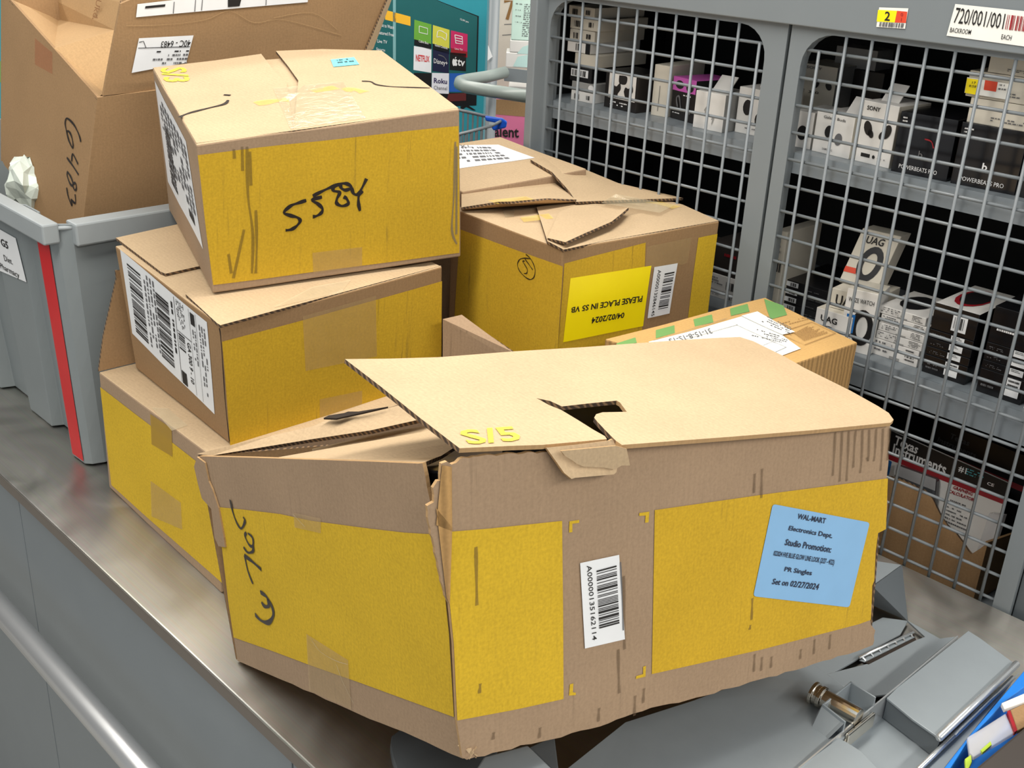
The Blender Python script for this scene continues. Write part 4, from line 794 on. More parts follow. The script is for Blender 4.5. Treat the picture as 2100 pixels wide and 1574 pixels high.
text(vr, 'A00000135162114', [(1211, 1156), (1222, 1309), (1213, 1311), (1201, 1158)], INK, lab, off=.0018); bars(vr, [(1262, 1157), (1268, 1277), (1227, 1288), (1221, 1168)], 26, 5, INK, lab, off=.0018); strokes(vr, [[(1270, 1150), (1273, 1210), (1276, 1290)]], .0014, GINK, lab, 'rub_mark', off=.0019)
lab = decal(vr, [(1583, 1032), (1782, 1070), (1740, 1244), (1543, 1221)], BLAB, vb, 'blue_label', n=1, off=.0012, label='light blue paper label', rnd=.03)
for s_, q in (('WAL-MART', [(1635, 1051), (1692, 1061), (1690, 1072), (1632, 1062)]), ('Electronics Dept.', [(1617, 1076), (1706, 1092), (1703, 1105), (1613, 1088)]), ('Studio Promotion:', [(1610, 1103), (1704, 1118), (1701, 1132), (1606, 1116)]), ('022024 HVE BLUE GLOW LINE LOOK (2/27 - 4/22)', [(1586, 1127), (1710, 1146), (1707, 1160), (1582, 1140)]), ('PR Singles', [(1608, 1160), (1664, 1168), (1661, 1181), (1605, 1172)]), ('Set on 02/27/2024', [(1584, 1184), (1679, 1195), (1675, 1208), (1580, 1196)])):
    text(vr, s_, q, basic('blue_black_ink', (34, 42, 64), .6), lab, off=.0018, bold=True)
VS = smooth_line
strokes(vl, [[(474.1, 1023.2), (479.4, 1048.2), (488.2, 1071.8), (497.1, 1082.1), (504.4, 1067.4), (500.6, 1058.5)], [(507.4, 1090.9), (504.4, 1098.2), (513.2, 1115.9), (520.6, 1117.4), (520.0, 1101.2), (510.3, 1091.8)], [(501.5, 1120.3), (510.3, 1131.2), (520.6, 1129.1), (521.5, 1117.4)], [(520.6, 1195.9), (510.3, 1168.8), (503.5, 1137.9)]], .0042, MARK, vb, off=.0014)
strokes(vl, [[(503.5, 1137.9), (517.6, 1148.2), (537.6, 1165.9)], [(535.9, 1212.9), (547.1, 1220.3), (558.8, 1239.4), (562.4, 1260.0), (552.9, 1274.7), (538.2, 1271.2), (525.0, 1258.5)], [(551.5, 1226.2), (552.9, 1240.9), (544.1, 1240.9), (538.2, 1232.9)]], .0062, MARK, vb, off=.0014)
decal(vl, [(630, 1298), (716, 1352), (722, 1452), (636, 1414)], TAPE, vb, 'tape_strip', n=1, off=.0012); decal(vl, [(604, 1050), (660, 1062), (660, 1092), (606, 1080)], TAPE, vb, 'tape_strip', n=1, off=.0012)
strokes(vl, [[(642, 1310), (660, 1334), (690, 1352), (716, 1360)], [(693, 1360), (706, 1396), (728, 1440)], [(604, 1052), (628, 1078)]], .0012, TAPEW, vb, 'tape_crease', off=.0018)
# rub marks along the flutes of the right panel
rr = random.Random(5); mk = []
for i in range(9): x = 1712 + i * 14; mk.append([(x, 886 - i * 1.2), (x - 2, 905 + rr.uniform(0, 40)), (x - 5, 930 + rr.uniform(0, 60))])
for x, y0, y1 in ((1300, 1466, 1425), (1318, 1440, 1410), (1226, 1478, 1450), (1105, 1512, 1490), (1010, 1515, 1500), (1545, 1376, 1340), (1560, 1374, 1346), (1580, 1368, 1345), (1640, 1350, 1330), (1267, 1330, 1420), (1278, 1180, 1330), (982, 1420, 1400), (1540, 1270, 1225), (1536, 1290, 1280), (1668, 1340, 1310), (1700, 1330, 1300), (975, 1120, 1240), (1560, 1020, 960), (1545, 1010, 970)): mk.append([(x, y0), (x + 1, (y0 + y1) / 2), (x + 2, y1)])
strokes(vr, mk, .0038, basic('rub_grime', (96, 76, 54), 0.95, alpha=.4, noise_amt=.4, nscale=200), vb, 'rub_marks', off=.0009)['kind'] = 'stuff'
flap('crushed_edge', [vl.at(x, y, .0025) for x, y in [(408, 935), (424, 947), (432, 985), (440, 1003), (452, 1040), (463, 1100), (466, 1120), (452, 1118), (444, 1100), (437, 1041), (418, 1020), (410, 990), (402, 955)]], vb, [KR, KR, KI, KI, KI, KI], .002)
# hidden walls, floor
i_ = Vector((0, 0, 0))
flap('back_panel', [V['010'], V['110'], V['111'], V['011']], vb, BRDB); flap('back_panel', [V['110'], V['100'] + Vector((-.004, .0, 0)), V['101'] + Vector((-.004, 0, -.003)), V['111']], vb, BRDB)
flap('box_floor', [V['010'] + Vector((.004, .004, .003)), V['000'] + Vector((-.004, .004, .003)), V['100'] + Vector((-.004, -.004, .003)), V['110'] + Vector((.004, -.004, .003))], vb, BRDB)
# the big lid flap
zl, zh = .398, .462
bl_ = PZ(708, 738, .474); br_ = PZ(1528, 694, .425)
nlid = (br_ - bl_).cross(V['101'] - bl_).normalized()
def bend(x, y):
    # lid surface: ruled between the hinge edge and the free edge
    lo = Patch(bl_, V['001'] + Vector((.004, 0, .012)), V['101'] + Vector((0, 0, .001)), br_); return lo
nL = (V['101'] + Vector((0, 0, .002)) - bl_).cross(V['001'] + Vector((.004, 0, .014)) - bl_).normalized(); LD = PP(nL, nL.dot(bl_), bl_)
lid_pts = [(942, 921), (860, 858), (780, 794), (707, 738), (800, 737), (900, 734), (1053, 722), (1200, 713), (1400, 698), (1470, 694), (1517, 692), (1545, 701), (1608, 732), (1650, 756), (1743, 802), (1800, 834), (1822, 848), (1832, 862), (1826, 868), (1660, 884), (1500, 897), (1275, 914)]
tear = [(1262, 905), (1245, 888), (1226, 868), (1218, 858), (1222, 851), (1235, 847), (1285, 846), (1271, 827), (1264, 823), (1205, 829), (1152, 835), (1128, 824), (1100, 818), (1125, 832), (1150, 842), (1185, 863), (1215, 882), (1240, 896), (1244, 902), (1180, 908), (1112, 914), (1050, 916)]
lidp = [LD.at(*p, .001) for p in lid_pts + tear]
def gridlid():
    o = flap('lid_flap', lidp, vb, BRD, .004, edge=False); d = -LD.n * .004
    L = lambda q: [LD.at(*p, .001) for p in q]
    cut_edge(L([(942, 921), (860, 858), (780, 794), (707, 738)]), d, vb); cut_edge(L([(1264, 823), (1205, 829), (1152, 835)]), d, vb); cut_edge(L([(1262, 905), (1245, 888), (1226, 868), (1218, 858)]), d, vb); cut_edge(L([(1100, 818), (1128, 824), (1152, 835)]), d, vb)
    return o
gridlid()
text(LD, 'S/5', [(936, 886), (1052, 877), (1072, 906), (962, 915)], YS, vb, off=.0018, bold=True)
sh = [(1112, 913), (1180, 907), (1244, 900), (1250, 897), (1254, 906), (1263, 910), (1268, 925), (1270, 943), (1256, 943), (1250, 948), (1246, 958), (1240, 962), (1160, 968), (1152, 970), (1139, 959), (1128, 940)]
n_off = .012
flap('torn_shred', [vr.at(x, y, .004 + .010 * min(max((y - 900) / 70, 0), 1)) for x, y in sh], vb, [KT, KT, KI, KI, KI, KI], .0025, label='torn paper shred hanging from the lid edge')
flap('torn_shred', [vr.at(x, y, .0155) for x, y in [(1128, 912), (1240, 902), (1262, 908), (1269, 942), (1252, 942), (1238, 950), (1215, 946), (1175, 944), (1160, 938), (1152, 932), (1136, 922)]], vb, [KT, KT, KI, KI, KI, KI], .0015)
# inner board seen through the hole
flap('inner_flap', [LD.at(x, y, -.02) for x, y in [(1150, 880), (1180, 858), (1240, 852), (1262, 905), (1210, 905)]], vb, BRD, .003)
# far long flap bent inwards and the short end flap at the left
e0 = V['011']; 
A_ = PY(420, 932, -.852); Bq = PZ(838, 824, .352); Cq = PZ(880, 850, .352); Dq = PZ(432, 938, .272)
flap('side_flap', [PZ(404, 930, .277), PZ(560, 892, .305), PZ(640, 874, .318), PZ(668, 862, .322), PZ(760, 846, .335), PZ(850, 822, .352), PZ(900, 838, .352), PZ(868, 858, .345), PZ(760, 882, .330), PZ(640, 900, .312), PZ(560, 913, .300), PZ(432, 934, .277)], vb, BRD, .005, label='long side flap with an exposed corrugated edge')
mb = MB(); q0 = [PZ(664, 863, .325), PZ(674, 858, .326), PZ(706, 853, .33), PZ(714, 850, .331), PZ(735, 850, .334), PZ(796, 840, .343), PZ(745, 852, .335), PZ(722, 857, .331), PZ(690, 864, .329)]; mb.prism([p + Vector((0, 0, .004)) for p in q0], Vector((0, 0, -.002))); mb.build('torn_slit', PUR, vb)
flap('end_flap', [vl.at(560, 940, -.003), vl.at(700, 945, -.003), vl.at(864, 950, -.003), PZ(905, 934, .392), PZ(950, 905, .385), PZ(885, 882, .36), PZ(800, 905, .345), PZ(690, 927, .33)], vb, [KT, YL, KI, KI, ED, ED], .0035, label='short end flap folded inwards')
flap('inner_flap', [PZ(640, 938, .30), PZ(870, 905, .335), PZ(950, 900, .34), PZ(900, 868, .335), PZ(780, 888, .315), PZ(640, 920, .29)], vb, BRD, .003)
# torn fluting at the split corner
for a, b, c_, d_ in (((905, 952), (925, 956), (926, 1088), (893, 1075)), ((893, 1040), (926, 1080), (921, 1240), (914, 1222))):
    mb = MB(); mb.poly([vr.at(*p, .0012) for p in (a, b, c_, d_)]); mb.build('torn_ply', KHS, vb, recalc=False)
mb = MB()
for k in range(26):
    t = k / 25; p = V['000'] + Vector((rr.uniform(-.010, .003), rr.uniform(-.002, .008), rr.uniform(-.001, .010))); mb.prism([p, p + Vector((rr.uniform(-.005, .004), rr.uniform(-.004, .006), .002)), p + Vector((rr.uniform(-.004, .003), .002, rr.uniform(-.002, .005)))], Vector((.001, -.001, 0)))
tag(mb.build('frayed_corner', KT, vb), kind='stuff')
def vt(i, j, k):
    q = 0
    for a in (0, 1):
        for b in (0, 1):
            for c in (0, 1): q = q + V['%d%d%d' % (a, b, c)] * ((i if a else 1 - i) * (j if b else 1 - j) * (k if c else 1 - k)) if q != 0 else V['000'] * ((1 - i) * (1 - j) * (1 - k))
    return q
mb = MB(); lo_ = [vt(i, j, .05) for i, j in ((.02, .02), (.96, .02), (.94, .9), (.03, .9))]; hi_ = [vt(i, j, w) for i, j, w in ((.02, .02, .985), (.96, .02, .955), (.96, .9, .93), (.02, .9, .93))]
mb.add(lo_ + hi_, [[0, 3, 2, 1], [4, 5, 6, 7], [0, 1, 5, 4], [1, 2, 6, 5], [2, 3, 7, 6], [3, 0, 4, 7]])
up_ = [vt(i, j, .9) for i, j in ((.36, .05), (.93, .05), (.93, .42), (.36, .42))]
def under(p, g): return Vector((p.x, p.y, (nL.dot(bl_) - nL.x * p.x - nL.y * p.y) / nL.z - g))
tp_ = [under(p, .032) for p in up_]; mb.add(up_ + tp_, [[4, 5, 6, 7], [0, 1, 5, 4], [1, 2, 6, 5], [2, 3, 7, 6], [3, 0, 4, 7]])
tag(mb.build('black_fill', BB, None, bevel=.003), 'black goods inside the large torn box, built up to darken its torn openings', 'case')  # black goods block, enlarged so the torn openings and lid hole stay dark
# ================================================================ grey tote with the open brown box in it
tx = PY(42, 470, -.770).x
to = thing('storage_tote', 'grey plastic tote with a red taped corner, at the left end of the counter', 'tote', (-.60, -.45, 0.0))
BT = [(-1.02, -.756), (-.90, -.757), (-.72, -.758), (-.640, -.758), (-.632, -.735), (-.530, -.735), (-.521, -.753), (-.434, -.753), (-.426, -.735), (-.322, -.735), (-.314, -.771), (-.272, -.769), (-.263, -.760), (-.257, -.742), (-.257, -.33), (-.27, -.31), (-1.0, -.31), (-1.02, -.33)]
TP_ = [(-1.06, -.772), (-.93, -.772), (-.75, -.772), (-.625, -.772), (-.620, -.764), (-.545, -.764), (-.535, -.772), (tx, -.772), (tx + .012, -.764), (-.345, -.764), (-.336, -.776), (-.285, -.776), (-.268, -.770), (-.256, -.752), (-.247, -.31), (-.26, -.29), (-1.04, -.29), (-1.06, -.31)]
HT = 0.398
mb = MB(); n = len(BT); nz_ = 8
rg = []
for k in range(nz_ + 1):
    t = k / nz_; rg.append([Vector((b[0] + (a[0] - b[0]) * t, b[1] + (a[1] - b[1]) * t, .002 + (HT - .002) * t)) for a, b in zip(TP_, BT)])
for r_ in rg: mb.v += r_
for k in range(nz_):
    for i in range(n):
        j = (i + 1) % n; mb.f.append([k * n + i, k * n + j, (k + 1) * n + j, (k + 1) * n + i]); mb.m.append(0)
mb.f.append([i for i in reversed(range(n))]); mb.m.append(0)
o = mb.build('tote_wall', PLS, to, solid=.004, bevel=.004)
lp = Patch(rg[0][10], rg[0][11], rg[-1][11], rg[-1][10])
decal(lp, U(.12, .012, .98, .925), RED, to, 'red_tape', px=False, n=4, off=.0012, label='red tape strip down the corner post')
mb = MB(); mb.box((-1.06, -.793, .370), (PY(84, 455, -.793).x, -.768, .401)); mb.build('rim', PLSD, to, bevel=.003)
pr = PZ(152, 462, .398); mb = MB(); mb.box((pr.x - .030, pr.y, .366), (pr.x + .004, -.30, .400)); mb.build('rim', PLSD, to, bevel=.003)
mb = MB(); mb.tube([(-.318, -.772, .392), (-.285, -.774, .392), (-.265, -.768, .392), (-.256, -.745, .392)], .0035, 8); mb.build('rim_lip', PLSD, to, smooth=True)
pl = Patch(rg[0][6], rg[0][7], rg[-1][7], rg[-1][6])
lab = decal(pl, [(-30, 452), (34, 488), (56, 578), (-14, 548)], WL, to, 'tote_label', n=3, off=.0015)
text(pl, 'G5', [(3, 487), (18, 495), (20, 511), (5, 502)], INK, lab, off=.0022, bold=True); text(pl, 'Diet.', [(9, 521), (27, 530), (29, 542), (12, 534)], INK, lab, off=.0022); text(pl, 'Pharmacy', [(1, 537), (41, 558), (43, 574), (5, 553)], INK, lab, off=.0022)
# open box in the tote
A = PX(200, 200, -.312); Bb = PX(172, 442, -.335)
nf = (Bb - A).cross(Vector((-1, .02, .0))).normalized(); cf = nf.dot(A); W1 = PP(nf, cf, A)
nr2 = (Bb - A).cross(Vector((0.02, 1, .03))).normalized(); W2 = PP(nr2, nr2.dot(A), A)
wb = thing('cardboard_box', 'open brown cardboard box with 6483 written on it, standing in the grey tote', 'box', (-.55, -.5, .2))
fp = [(200, 200), (110, 99), (20, -2), (8, -14), (4, 0), (4, 328), (10, 340), (24, 356), (62, 427), (140, 560), (160, 556), (172, 442)]
flap('front_panel', [W1.at(*p) for p in fp], wb, BRDB, .005, edge=False)
def wr(x, y): return W2.at(x, y)
E1 = A + Vector((.012, .52, .02))
flap('right_panel', [A, Bb, W2.at(162, 530), W2.at(162, 530) + Vector((.01, .5, .02)), E1], wb, BRDB, .005, edge=False)
lft = W1.at(4, 0)
flap('left_panel', [W1.at(4, -12) , W1.at(4, 330), W1.at(4, 330) + Vector((0, .48, 0)), W1.at(4, -12) + Vector((0, .48, 0))], wb, BRDB, .005, edge=False)
flap('rear_panel', [E1, W2.at(162, 530) + Vector((.01, .5, .02)), W1.at(4, 330) + Vector((0, .49, 0)), W1.at(4, -12) + Vector((0, .49, 0))], wb, BRDB, .005, edge=False)
nk = Vector((1, .03, -.12)).normalized(); WF = PP(nk, nk.dot(A + Vector((0, .012, .001))), A)
fl_px = [(212, 196), (230, 100), (248, 8), (276, -4), (520, -34), (830, -60), (802, -2), (784, 50), (764, 100), (740, 140), (560, 168), (345, 182)]
flap('top_flap', [WF.at(*p) for p in fl_px], wb, BRDB, .005, edge=False, label='wide upright flap with two white labels')
cz = [PX(800, 0, WF.at(800, 0).x + .002), ]
flap('flap_edge', [WF.at(802, -2, .002), WF.at(764, 100, .002), WF.at(745, 104, .006), WF.at(792, -6, .006)], wb, [KT, KT, KI, KI, ED, ED], .003)
strokes(WF, [[(258, 52), (340, 50), (420, 40), (470, 22), (520, 46), (580, 40), (700, 72)], [(560, 36), (640, 26), (690, 60)]], .0009, kraft('crease_pale', (172, 140, 100)), wb, 'crease', off=.0012)
lab = decal(WF, [(284, 78), (396, 72), (381, 128), (269, 149)], WL, wb, 'shipping_label', n=1, off=.0014)
text(WF, '40C - 6483', [(388, 95), (328, 97), (330, 84), (391, 81)], INK, lab, off=.002); strokes(WF, [[(282, 98), (388, 95)], [(298, 97), (293, 84), (284, 86)]], .0012, INK, lab, 'rule', off=.002, curve=False)
dashes(WF, [(386, 105), (278, 108), (280, 98), (388, 96)], 1, 3, INK, lab, off=.002, h=.3, dens=.6); dashes(WF, [(382, 130), (310, 131), (313, 108), (385, 105)], 3, 4, GINK, lab, off=.002, h=.5)
lab = decal(WF, [(281, 8), (420, -8), (632, -22), (630, 4), (420, 22), (278, 35)], WL, wb, 'shipping_label', off=.0014)
decal(WF, [(466, -2), (494, -4), (490, 12), (466, 14)], INK, lab, 'black_block', n=1, off=.002); decal(WF, [(297, 12), (338, 8), (337, 13), (296, 17)], INK, lab, 'black_block', n=1, off=.002); strokes(WF, [[(356, 3), (354, 27)], [(400, -2), (398, 23)], [(414, -2), (412, 21)], [(545, -10), (544, 10)]], .0015, GINK, lab, 'rule', off=.002, curve=False)
ink_ = [W1.at(200, 200, -.001), WF.at(214, 188, -.004), WF.at(238, 62, -.012)]
hin = [W1.at(x, y, -.001) for x, y in ((200, 200), (110, 99), (20, -2))]
mid = [PY(236, 62, A.y + .10), PY(120, 40, A.y + .12), PY(48, 26, A.y + .12)]
flap('inner_flap', [hin[0], PY(213, 190, A.y + .03), mid[0], mid[1], mid[2], hin[2], hin[1]], wb, [KI, KI, KI, KI, ED, ED], .004)
flap('inner_panel', [mid[0], PY(246, 4, A.y + .115), PY(248, -30, A.y + .13), PY(30, -40, A.y + .14), PY(40, 20, A.y + .13), mid[2], mid[1]], wb, [KI, KI, KI, KI, ED, ED], .004)
ip = PP(Vector((0, -1, 0)), -(A.y + .108), A)
text(ip, 'Ukdane', [(208, 2), (194, 72), (182, 66), (198, -2)], PEN, wb, off=.0)
strokes(W1, [[(166.8, 290.9), (163.0, 276.2), (152.5, 255.2), (138.9, 242.6), (134.7, 251.0), (136.8, 265.7), (142.0, 286.7), (149.4, 302.5), (150.8, 295.1), (147.3, 278.3), (142.0, 268.9), (137.8, 269.9)], [(138.4, 323.1), (149.4, 338.2), (162.0, 357.7)], [(147.9, 330.8), (150.4, 315.7), (160.9, 336.1)], [(139.9, 350.8), (138.9, 360.3), (145.2, 377.1), (150.8, 378.7), (147.3, 364.5), (139.9, 351.8)], [(150.4, 377.1), (155.7, 375.0), (157.8, 385.5), (154.6, 389.7), (150.0, 380.2)], [(137.8, 384.4), (141.0, 402.3), (148.3, 420.8), (146.6, 408.6)], [(146.6, 408.6), (155.7, 415.9), (155.0, 398.1)]], .0042, MARK, wb)
decal(W1, [(72, 78), (108, 108), (108, 152), (72, 132)], basic('faded_red_tape', (188, 96, 64), .5, alpha=.22), wb, 'tape_remnant', n=1)
bg = PZ(14, 372, .40)
mb = MB(); r_ = random.Random(3)
ctr = Vector((bg.x - .02, bg.y + .05, .385))
bm_ = []
mb.grid(lambda a, b: ctr + Vector((math.cos(a * 6.283) * math.sin(b * 3.14159) * .05, math.sin(a * 6.283) * math.sin(b * 3.14159) * .04, math.cos(b * 3.14159) * .045)) + noise.noise_vector(Vector((math.cos(a * 6.283), math.sin(a * 6.283), b * 3)) * 2.2) * .018, 16, 10)
tag(mb.build('plastic_bag', basic('bag_film', (206, 214, 204), .25, noise_amt=.25, nscale=24), None, weld=.0005), 'crumpled pale plastic bag peeping out of the grey tote', 'bag')
# ================================================================ grey metal stand under the torn box
sd = thing('display_stand', 'grey metal stand with a rounded foot under the torn cardboard box', 'stand', (.62, -.78, 0.0))
q = [PZ(x, y, .012) for x, y in ((803, 1508), (800, 1528), (804, 1550), (814, 1578), (840, 1622), (900, 1660), (1010, 1640), (1020, 1540), (960, 1470), (840, 1480))]
mb = MB(); mb.prism(q, (0, 0, -.0115)); mb.build('foot_plate', GMD, sd, bevel=.0015)
q = [PZ(x, y, .138) for x, y in ((972, 1582), (992, 1550), (1082, 1526), (1138, 1580), (1142, 1600), (985, 1606))]
mb = MB(); mb.prism(q, (0, 0, -.1255)); mb.build('light_block', GM, sd, bevel=.002)
q = [PZ(x, y, .11) for x, y in ((1086, 1531), (1137, 1508), (1147, 1590), (1150, 1610), (1140, 1584))]
mb = MB(); mb.prism(q, (0, 0, -.1095)); mb.build('dark_upright', GMD, sd, bevel=.001)
# ================================================================ grey sheet-metal lock box
OX, OY, SC = 1620, 1270, 4.375
def cpx(x, y): return (OX + x / SC, OY + y / SC)
lk = thing('security_bracket', 'grey sheet metal security bracket with a chrome lock barrel, beside the torn box', 'bracket', (.86, -.33, 0.0))
def plate(name, pts, z, m=GM, th=.003, crop=True, bev=.0006, parent=None):
    mb = MB(); P_ = [PZ(*(cpx(*p[:2]) if crop else p[:2]), p[2] if len(p) > 2 else z) for p in pts]; mb.prism(P_, (0, 0, -th)); return mb.build(name, m, parent or lk, bevel=bev)
plate('base_plate', [(1159, 1578, .045), (1282, 1480, .04), (1420, 1436, .035), (1560, 1385, .03), (1664, 1358, .03), (1728, 1405, .03), (1806, 1446, .032), (1700, 1540, .035), (1640, 1578, .038), (1560, 1640, .04), (1200, 1640, .045)], .03, crop=False)
plate('slot_plate', [(330, 486), (690, 395), (705, 400), (1130, 182), (1212, 152), (1050, 2), (1345, 168), (1480, 150), (870, 668), (700, 690), (470, 592)], .012)
plate('rear_floor', [(1640, 1350, .010), (1810, 1265, .008), (1862, 1272, .008), (1846, 1300, .009), (1700, 1384, .011), (1660, 1362, .011)], .01, crop=False)
mb = MB(); mb.prism([PZ(*cpx(*p), .0115) for p in ((620, 345), (1112, 118), (1132, 182), (706, 400))], (0, 0, -.004)); mb.build('slot_opening', PUR, lk)
mb = MB(); a, b = PZ(*cpx(622, 342), .016), PZ(*cpx(1108, 112), .016); mb.tube([a, b], .0018, 8); mb.build('slot_rail', GMB, lk, smooth=True)
mb = MB(); a2, b2 = PZ(*cpx(668, 385), .012), PZ(*cpx(1120, 160), .012); mb.prism([a2, b2, b2 + Vector((-.006, -.002, 0)), a2 + Vector((-.006, -.002, 0))], (0, 0, .001)); mb.build('slot_strip', GM, lk)
for k in range(7):
    t = (k + .3) / 6.6; p = a.lerp(b, t); p2 = a2.lerp(b2, t); mb = MB(); mb.tube([p, p.lerp(p2, .8)], .0013, 6); mb.build('slot_tooth', GMB, lk)
# long flange, cover, channel
def wall(name, p, q, z0, z1, m, th=.0016, crop=True):
    a = PZ(*cpx(*p), z1); b = PZ(*cpx(*q), z1); s = (b - a).cross(Vector((0, 0, 1))).normalized() * th; mb = MB(); mb.prism([a, b, b + s, a + s], (0, 0, z0 - z1)); return mb.build(name, m, lk)
wall('long_flange', (40, 1352), (868, 668), .01, .043, GMB); wall('long_flange', (868, 668), (1500, 142), .01, .043, GMB)
plate('cover_plate', [(868, 700, .042), (960, 612, .042), (1600, 98, .042), (1700, 160, .042), (2012, 388, .042), (1345, 1062, .042), (1100, 890, .042)], .042)
plate('channel_floor', [(480, 1100), (830, 720), (900, 640), (1420, 1000), (1350, 1090), (1130, 1360), (700, 1360)], .010, GM)
wall('rear_wall', (880, 712), (1350, 1065), .012, .0385, GMD)
plate('front_cover', [(60, 1345), (436, 1060), (500, 1092), (540, 1116), (640, 1180), (800, 1345), (700, 1420), (60, 1420)], .042)
for (p, q, z, r) in (((1335, 1062), (2035, 395), .044, .0042), ((1150, 1345), (1470, 1040), .03, .003), ((1470, 1040), (2000, 520), .03, .003)):
    mb = MB(); mb.tube([PZ(*cpx(*p), z), PZ(*cpx(*q), z)], r, 10); mb.build('rolled_edge', GMB, lk, smooth=True)
plate('right_panel', [(1170, 1350, .024), (1480, 1050, .024), (2000, 520, .024), (2060, 470, .024), (1620, 1030, .024), (1370, 1350, .024)], .024)
# hood behind the torn box
hz = .06
pa, pb, pc = PZ(1862, 1273, .002), PZ(1850, 1158, .058), PZ(1806, 1290, .002)
mb = MB(); h1 = PZ(1798, 1150, .058); h2 = PZ(1790, 1202, .058); h3 = PZ(1742, 1180, .058)
mb.prism([pb, h1, h3, h2], (0, 0, -.0015)); mb.build('hood_top', GM, lk)
mb = MB(); mb.prism([pb, pa, PZ(1795, 1240, .002), PZ(1770, 1232, .02), PZ(1770, 1214, .058), h2], (-.0008, .0012, 0)); mb.build('hood_side', GMD, lk)  # darker metal here puts the unlit inner face into the colour
# bracket with lock barrel
zb_, zt_ = .014, .052
def bw(name, p, q, m=GM, th=.002, z0=.02, z1=.056):
    a = PZ(*cpx(*p), z1); b = PZ(*cpx(*q), z1); s = (b - a).cross(Vector((0, 0, 1))).normalized() * th; mb = MB(); mb.prism([a, b, b + s, a + s], (0, 0, z0 - z1)); return mb.build(name, m, lk, bevel=.0005)
bw('bracket_wall', (300, 750), (505, 912)); bw('bracket_wall', (300, 750), (545, 552), z0=.028); bw('bracket_wall', (545, 552), (775, 692))
a = PZ(*cpx(300, 752), .056); b = PZ(*cpx(505, 912), .056); c1 = PZ(*cpx(300, 1112), .03); c2 = PZ(*cpx(178, 1010), .03); c3 = PZ(*cpx(240, 850), .04)
mb = MB(); mb.prism([a, b, c1, c2, c3], Vector((-.0008, .001, -.0008))); mb.build('bracket_face', GM, lk)
b0 = PZ(*cpx(205, 650), .047); b1 = PZ(*cpx(620, 880), .047); ax = (b1 - b0).normalized()
mb = MB(); mb.tube([b0, b0 + ax * .004, b0 + ax * .0045, b0 + ax * .009, b0 + ax * .0095, b0 + ax * .014, b0 + ax * .0145, b1], [.0135, .0135, .0115, .0115, .013, .013, .0105, .0105], 20); mb.build('lock_barrel', CHR, lk, smooth=False, bevel=.0006)
e0 = PZ(*cpx(500, 1020), .040); e1 = PZ(*cpx(745, 820), .040); s = (e1 - e0).cross(Vector((0, 0, 1))).normalized() * .004
mb = MB(); mb.prism([e0, e1, e1 + s, e0 + s], (0, 0, -.02)); mb.build('lock_face', CHR, lk, bevel=.0015)
# ================================================================ blue bin with bagged items, dark edge at the lower right
bn = thing('blue_bin', 'bright blue plastic bin edge in the lower right corner', 'bin', (1.0, -.3, 0.0))
mb = MB(); P_ = [PZ(*cpx(*p), .05) for p in ((1370, 1345), (1640, 1000), (1900, 690), (2110, 445), (2160, 560), (1920, 740), (1600, 1085), (1430, 1345))]; mb.prism(P_, (0, 0, -.0495)); mb.build('bin_wall', BLU, bn, bevel=.001)
P_ = [PZ(*cpx(*p), .02) for p in ((1430, 1345), (1600, 1085), (1920, 740), (2160, 560), (2400, 700), (1800, 1500))]; mb = MB(); mb.prism(P_, (0, 0, -.012)); mb.build('bin_floor', BLU, bn)
bgz = .056
pk = thing('zip_bag', 'clear zip bag with a red seal lying in the blue bin', 'bag', PZ(*cpx(1800, 1000), bgz))
mb = MB(); P_ = [PZ(*cpx(*p), bgz) for p in ((1590, 1050), (1700, 985), (1935, 835), (2015, 1010), (1850, 1110), (1650, 1230), (1610, 1190))]; mb.prism(P_, (0, 0, -.006)); mb.build('clear_film', CLR, pk, bevel=.0015)
mb = MB(); P_ = [PZ(*cpx(*p), bgz + .003) for p in ((1950, 820), (1975, 810), (2040, 990), (2015, 1008))]; mb.prism(P_, (0, 0, -.005)); mb.build('red_seal', DKR, pk)
mb = MB(); P_ = [PZ(*cpx(*p), bgz + .001) for p in ((1710, 1170), (1800, 1090), (1810, 1120), (1730, 1190))]; mb.prism(P_, (0, 0, -.003)); mb.build('green_streak', basic('lime', (170, 196, 60), .5), pk)
pk = thing('paper_wrapped_pack', 'white and tan paper packet lying above the clear zip bag', 'package', PZ(*cpx(2020, 760), bgz))
mb = MB(); P_ = [PZ(*cpx(*p), bgz + .004) for p in ((1898, 745), (2110, 655), (2150, 720), (1925, 800))]; mb.prism(P_, (0, 0, -.006)); mb.build('white_wrap', WB, pk, bevel=.001)
mb = MB(); P_ = [PZ(*cpx(*p), bgz + .002) for p in ((1978, 806), (2150, 730), (2160, 930), (2044, 992))]; mb.prism(P_, (0, 0, -.006)); mb.build('tan_wrap', KD, pk, bevel=.001)
pk = thing('lime_packet', 'small lime green edged packet at the bottom right', 'package', PZ(*cpx(1610, 1270), bgz))
mb = MB(); P_ = [PZ(*cpx(*p), bgz) for p in ((1570, 1245), (1625, 1205), (1635, 1270), (1600, 1345), (1575, 1320))]; mb.prism(P_, (0, 0, -.005)); mb.build('lime_wrap', basic('lime', (170, 196, 60), .5), pk, bevel=.001)
mb = MB(); P_ = [PZ(*cpx(*p), .075) for p in ((1640, 1345), (2110, 955), (2500, 700), (2500, 1500), (1900, 1600))]; mb.prism(P_, (0, 0, -.0745)); tag(mb.build('dark_tray', basic('dark_brown_plastic', (58, 52, 48), .55), None, bevel=.003), 'dark brown black plastic tray edge in the bottom right corner', 'tray')
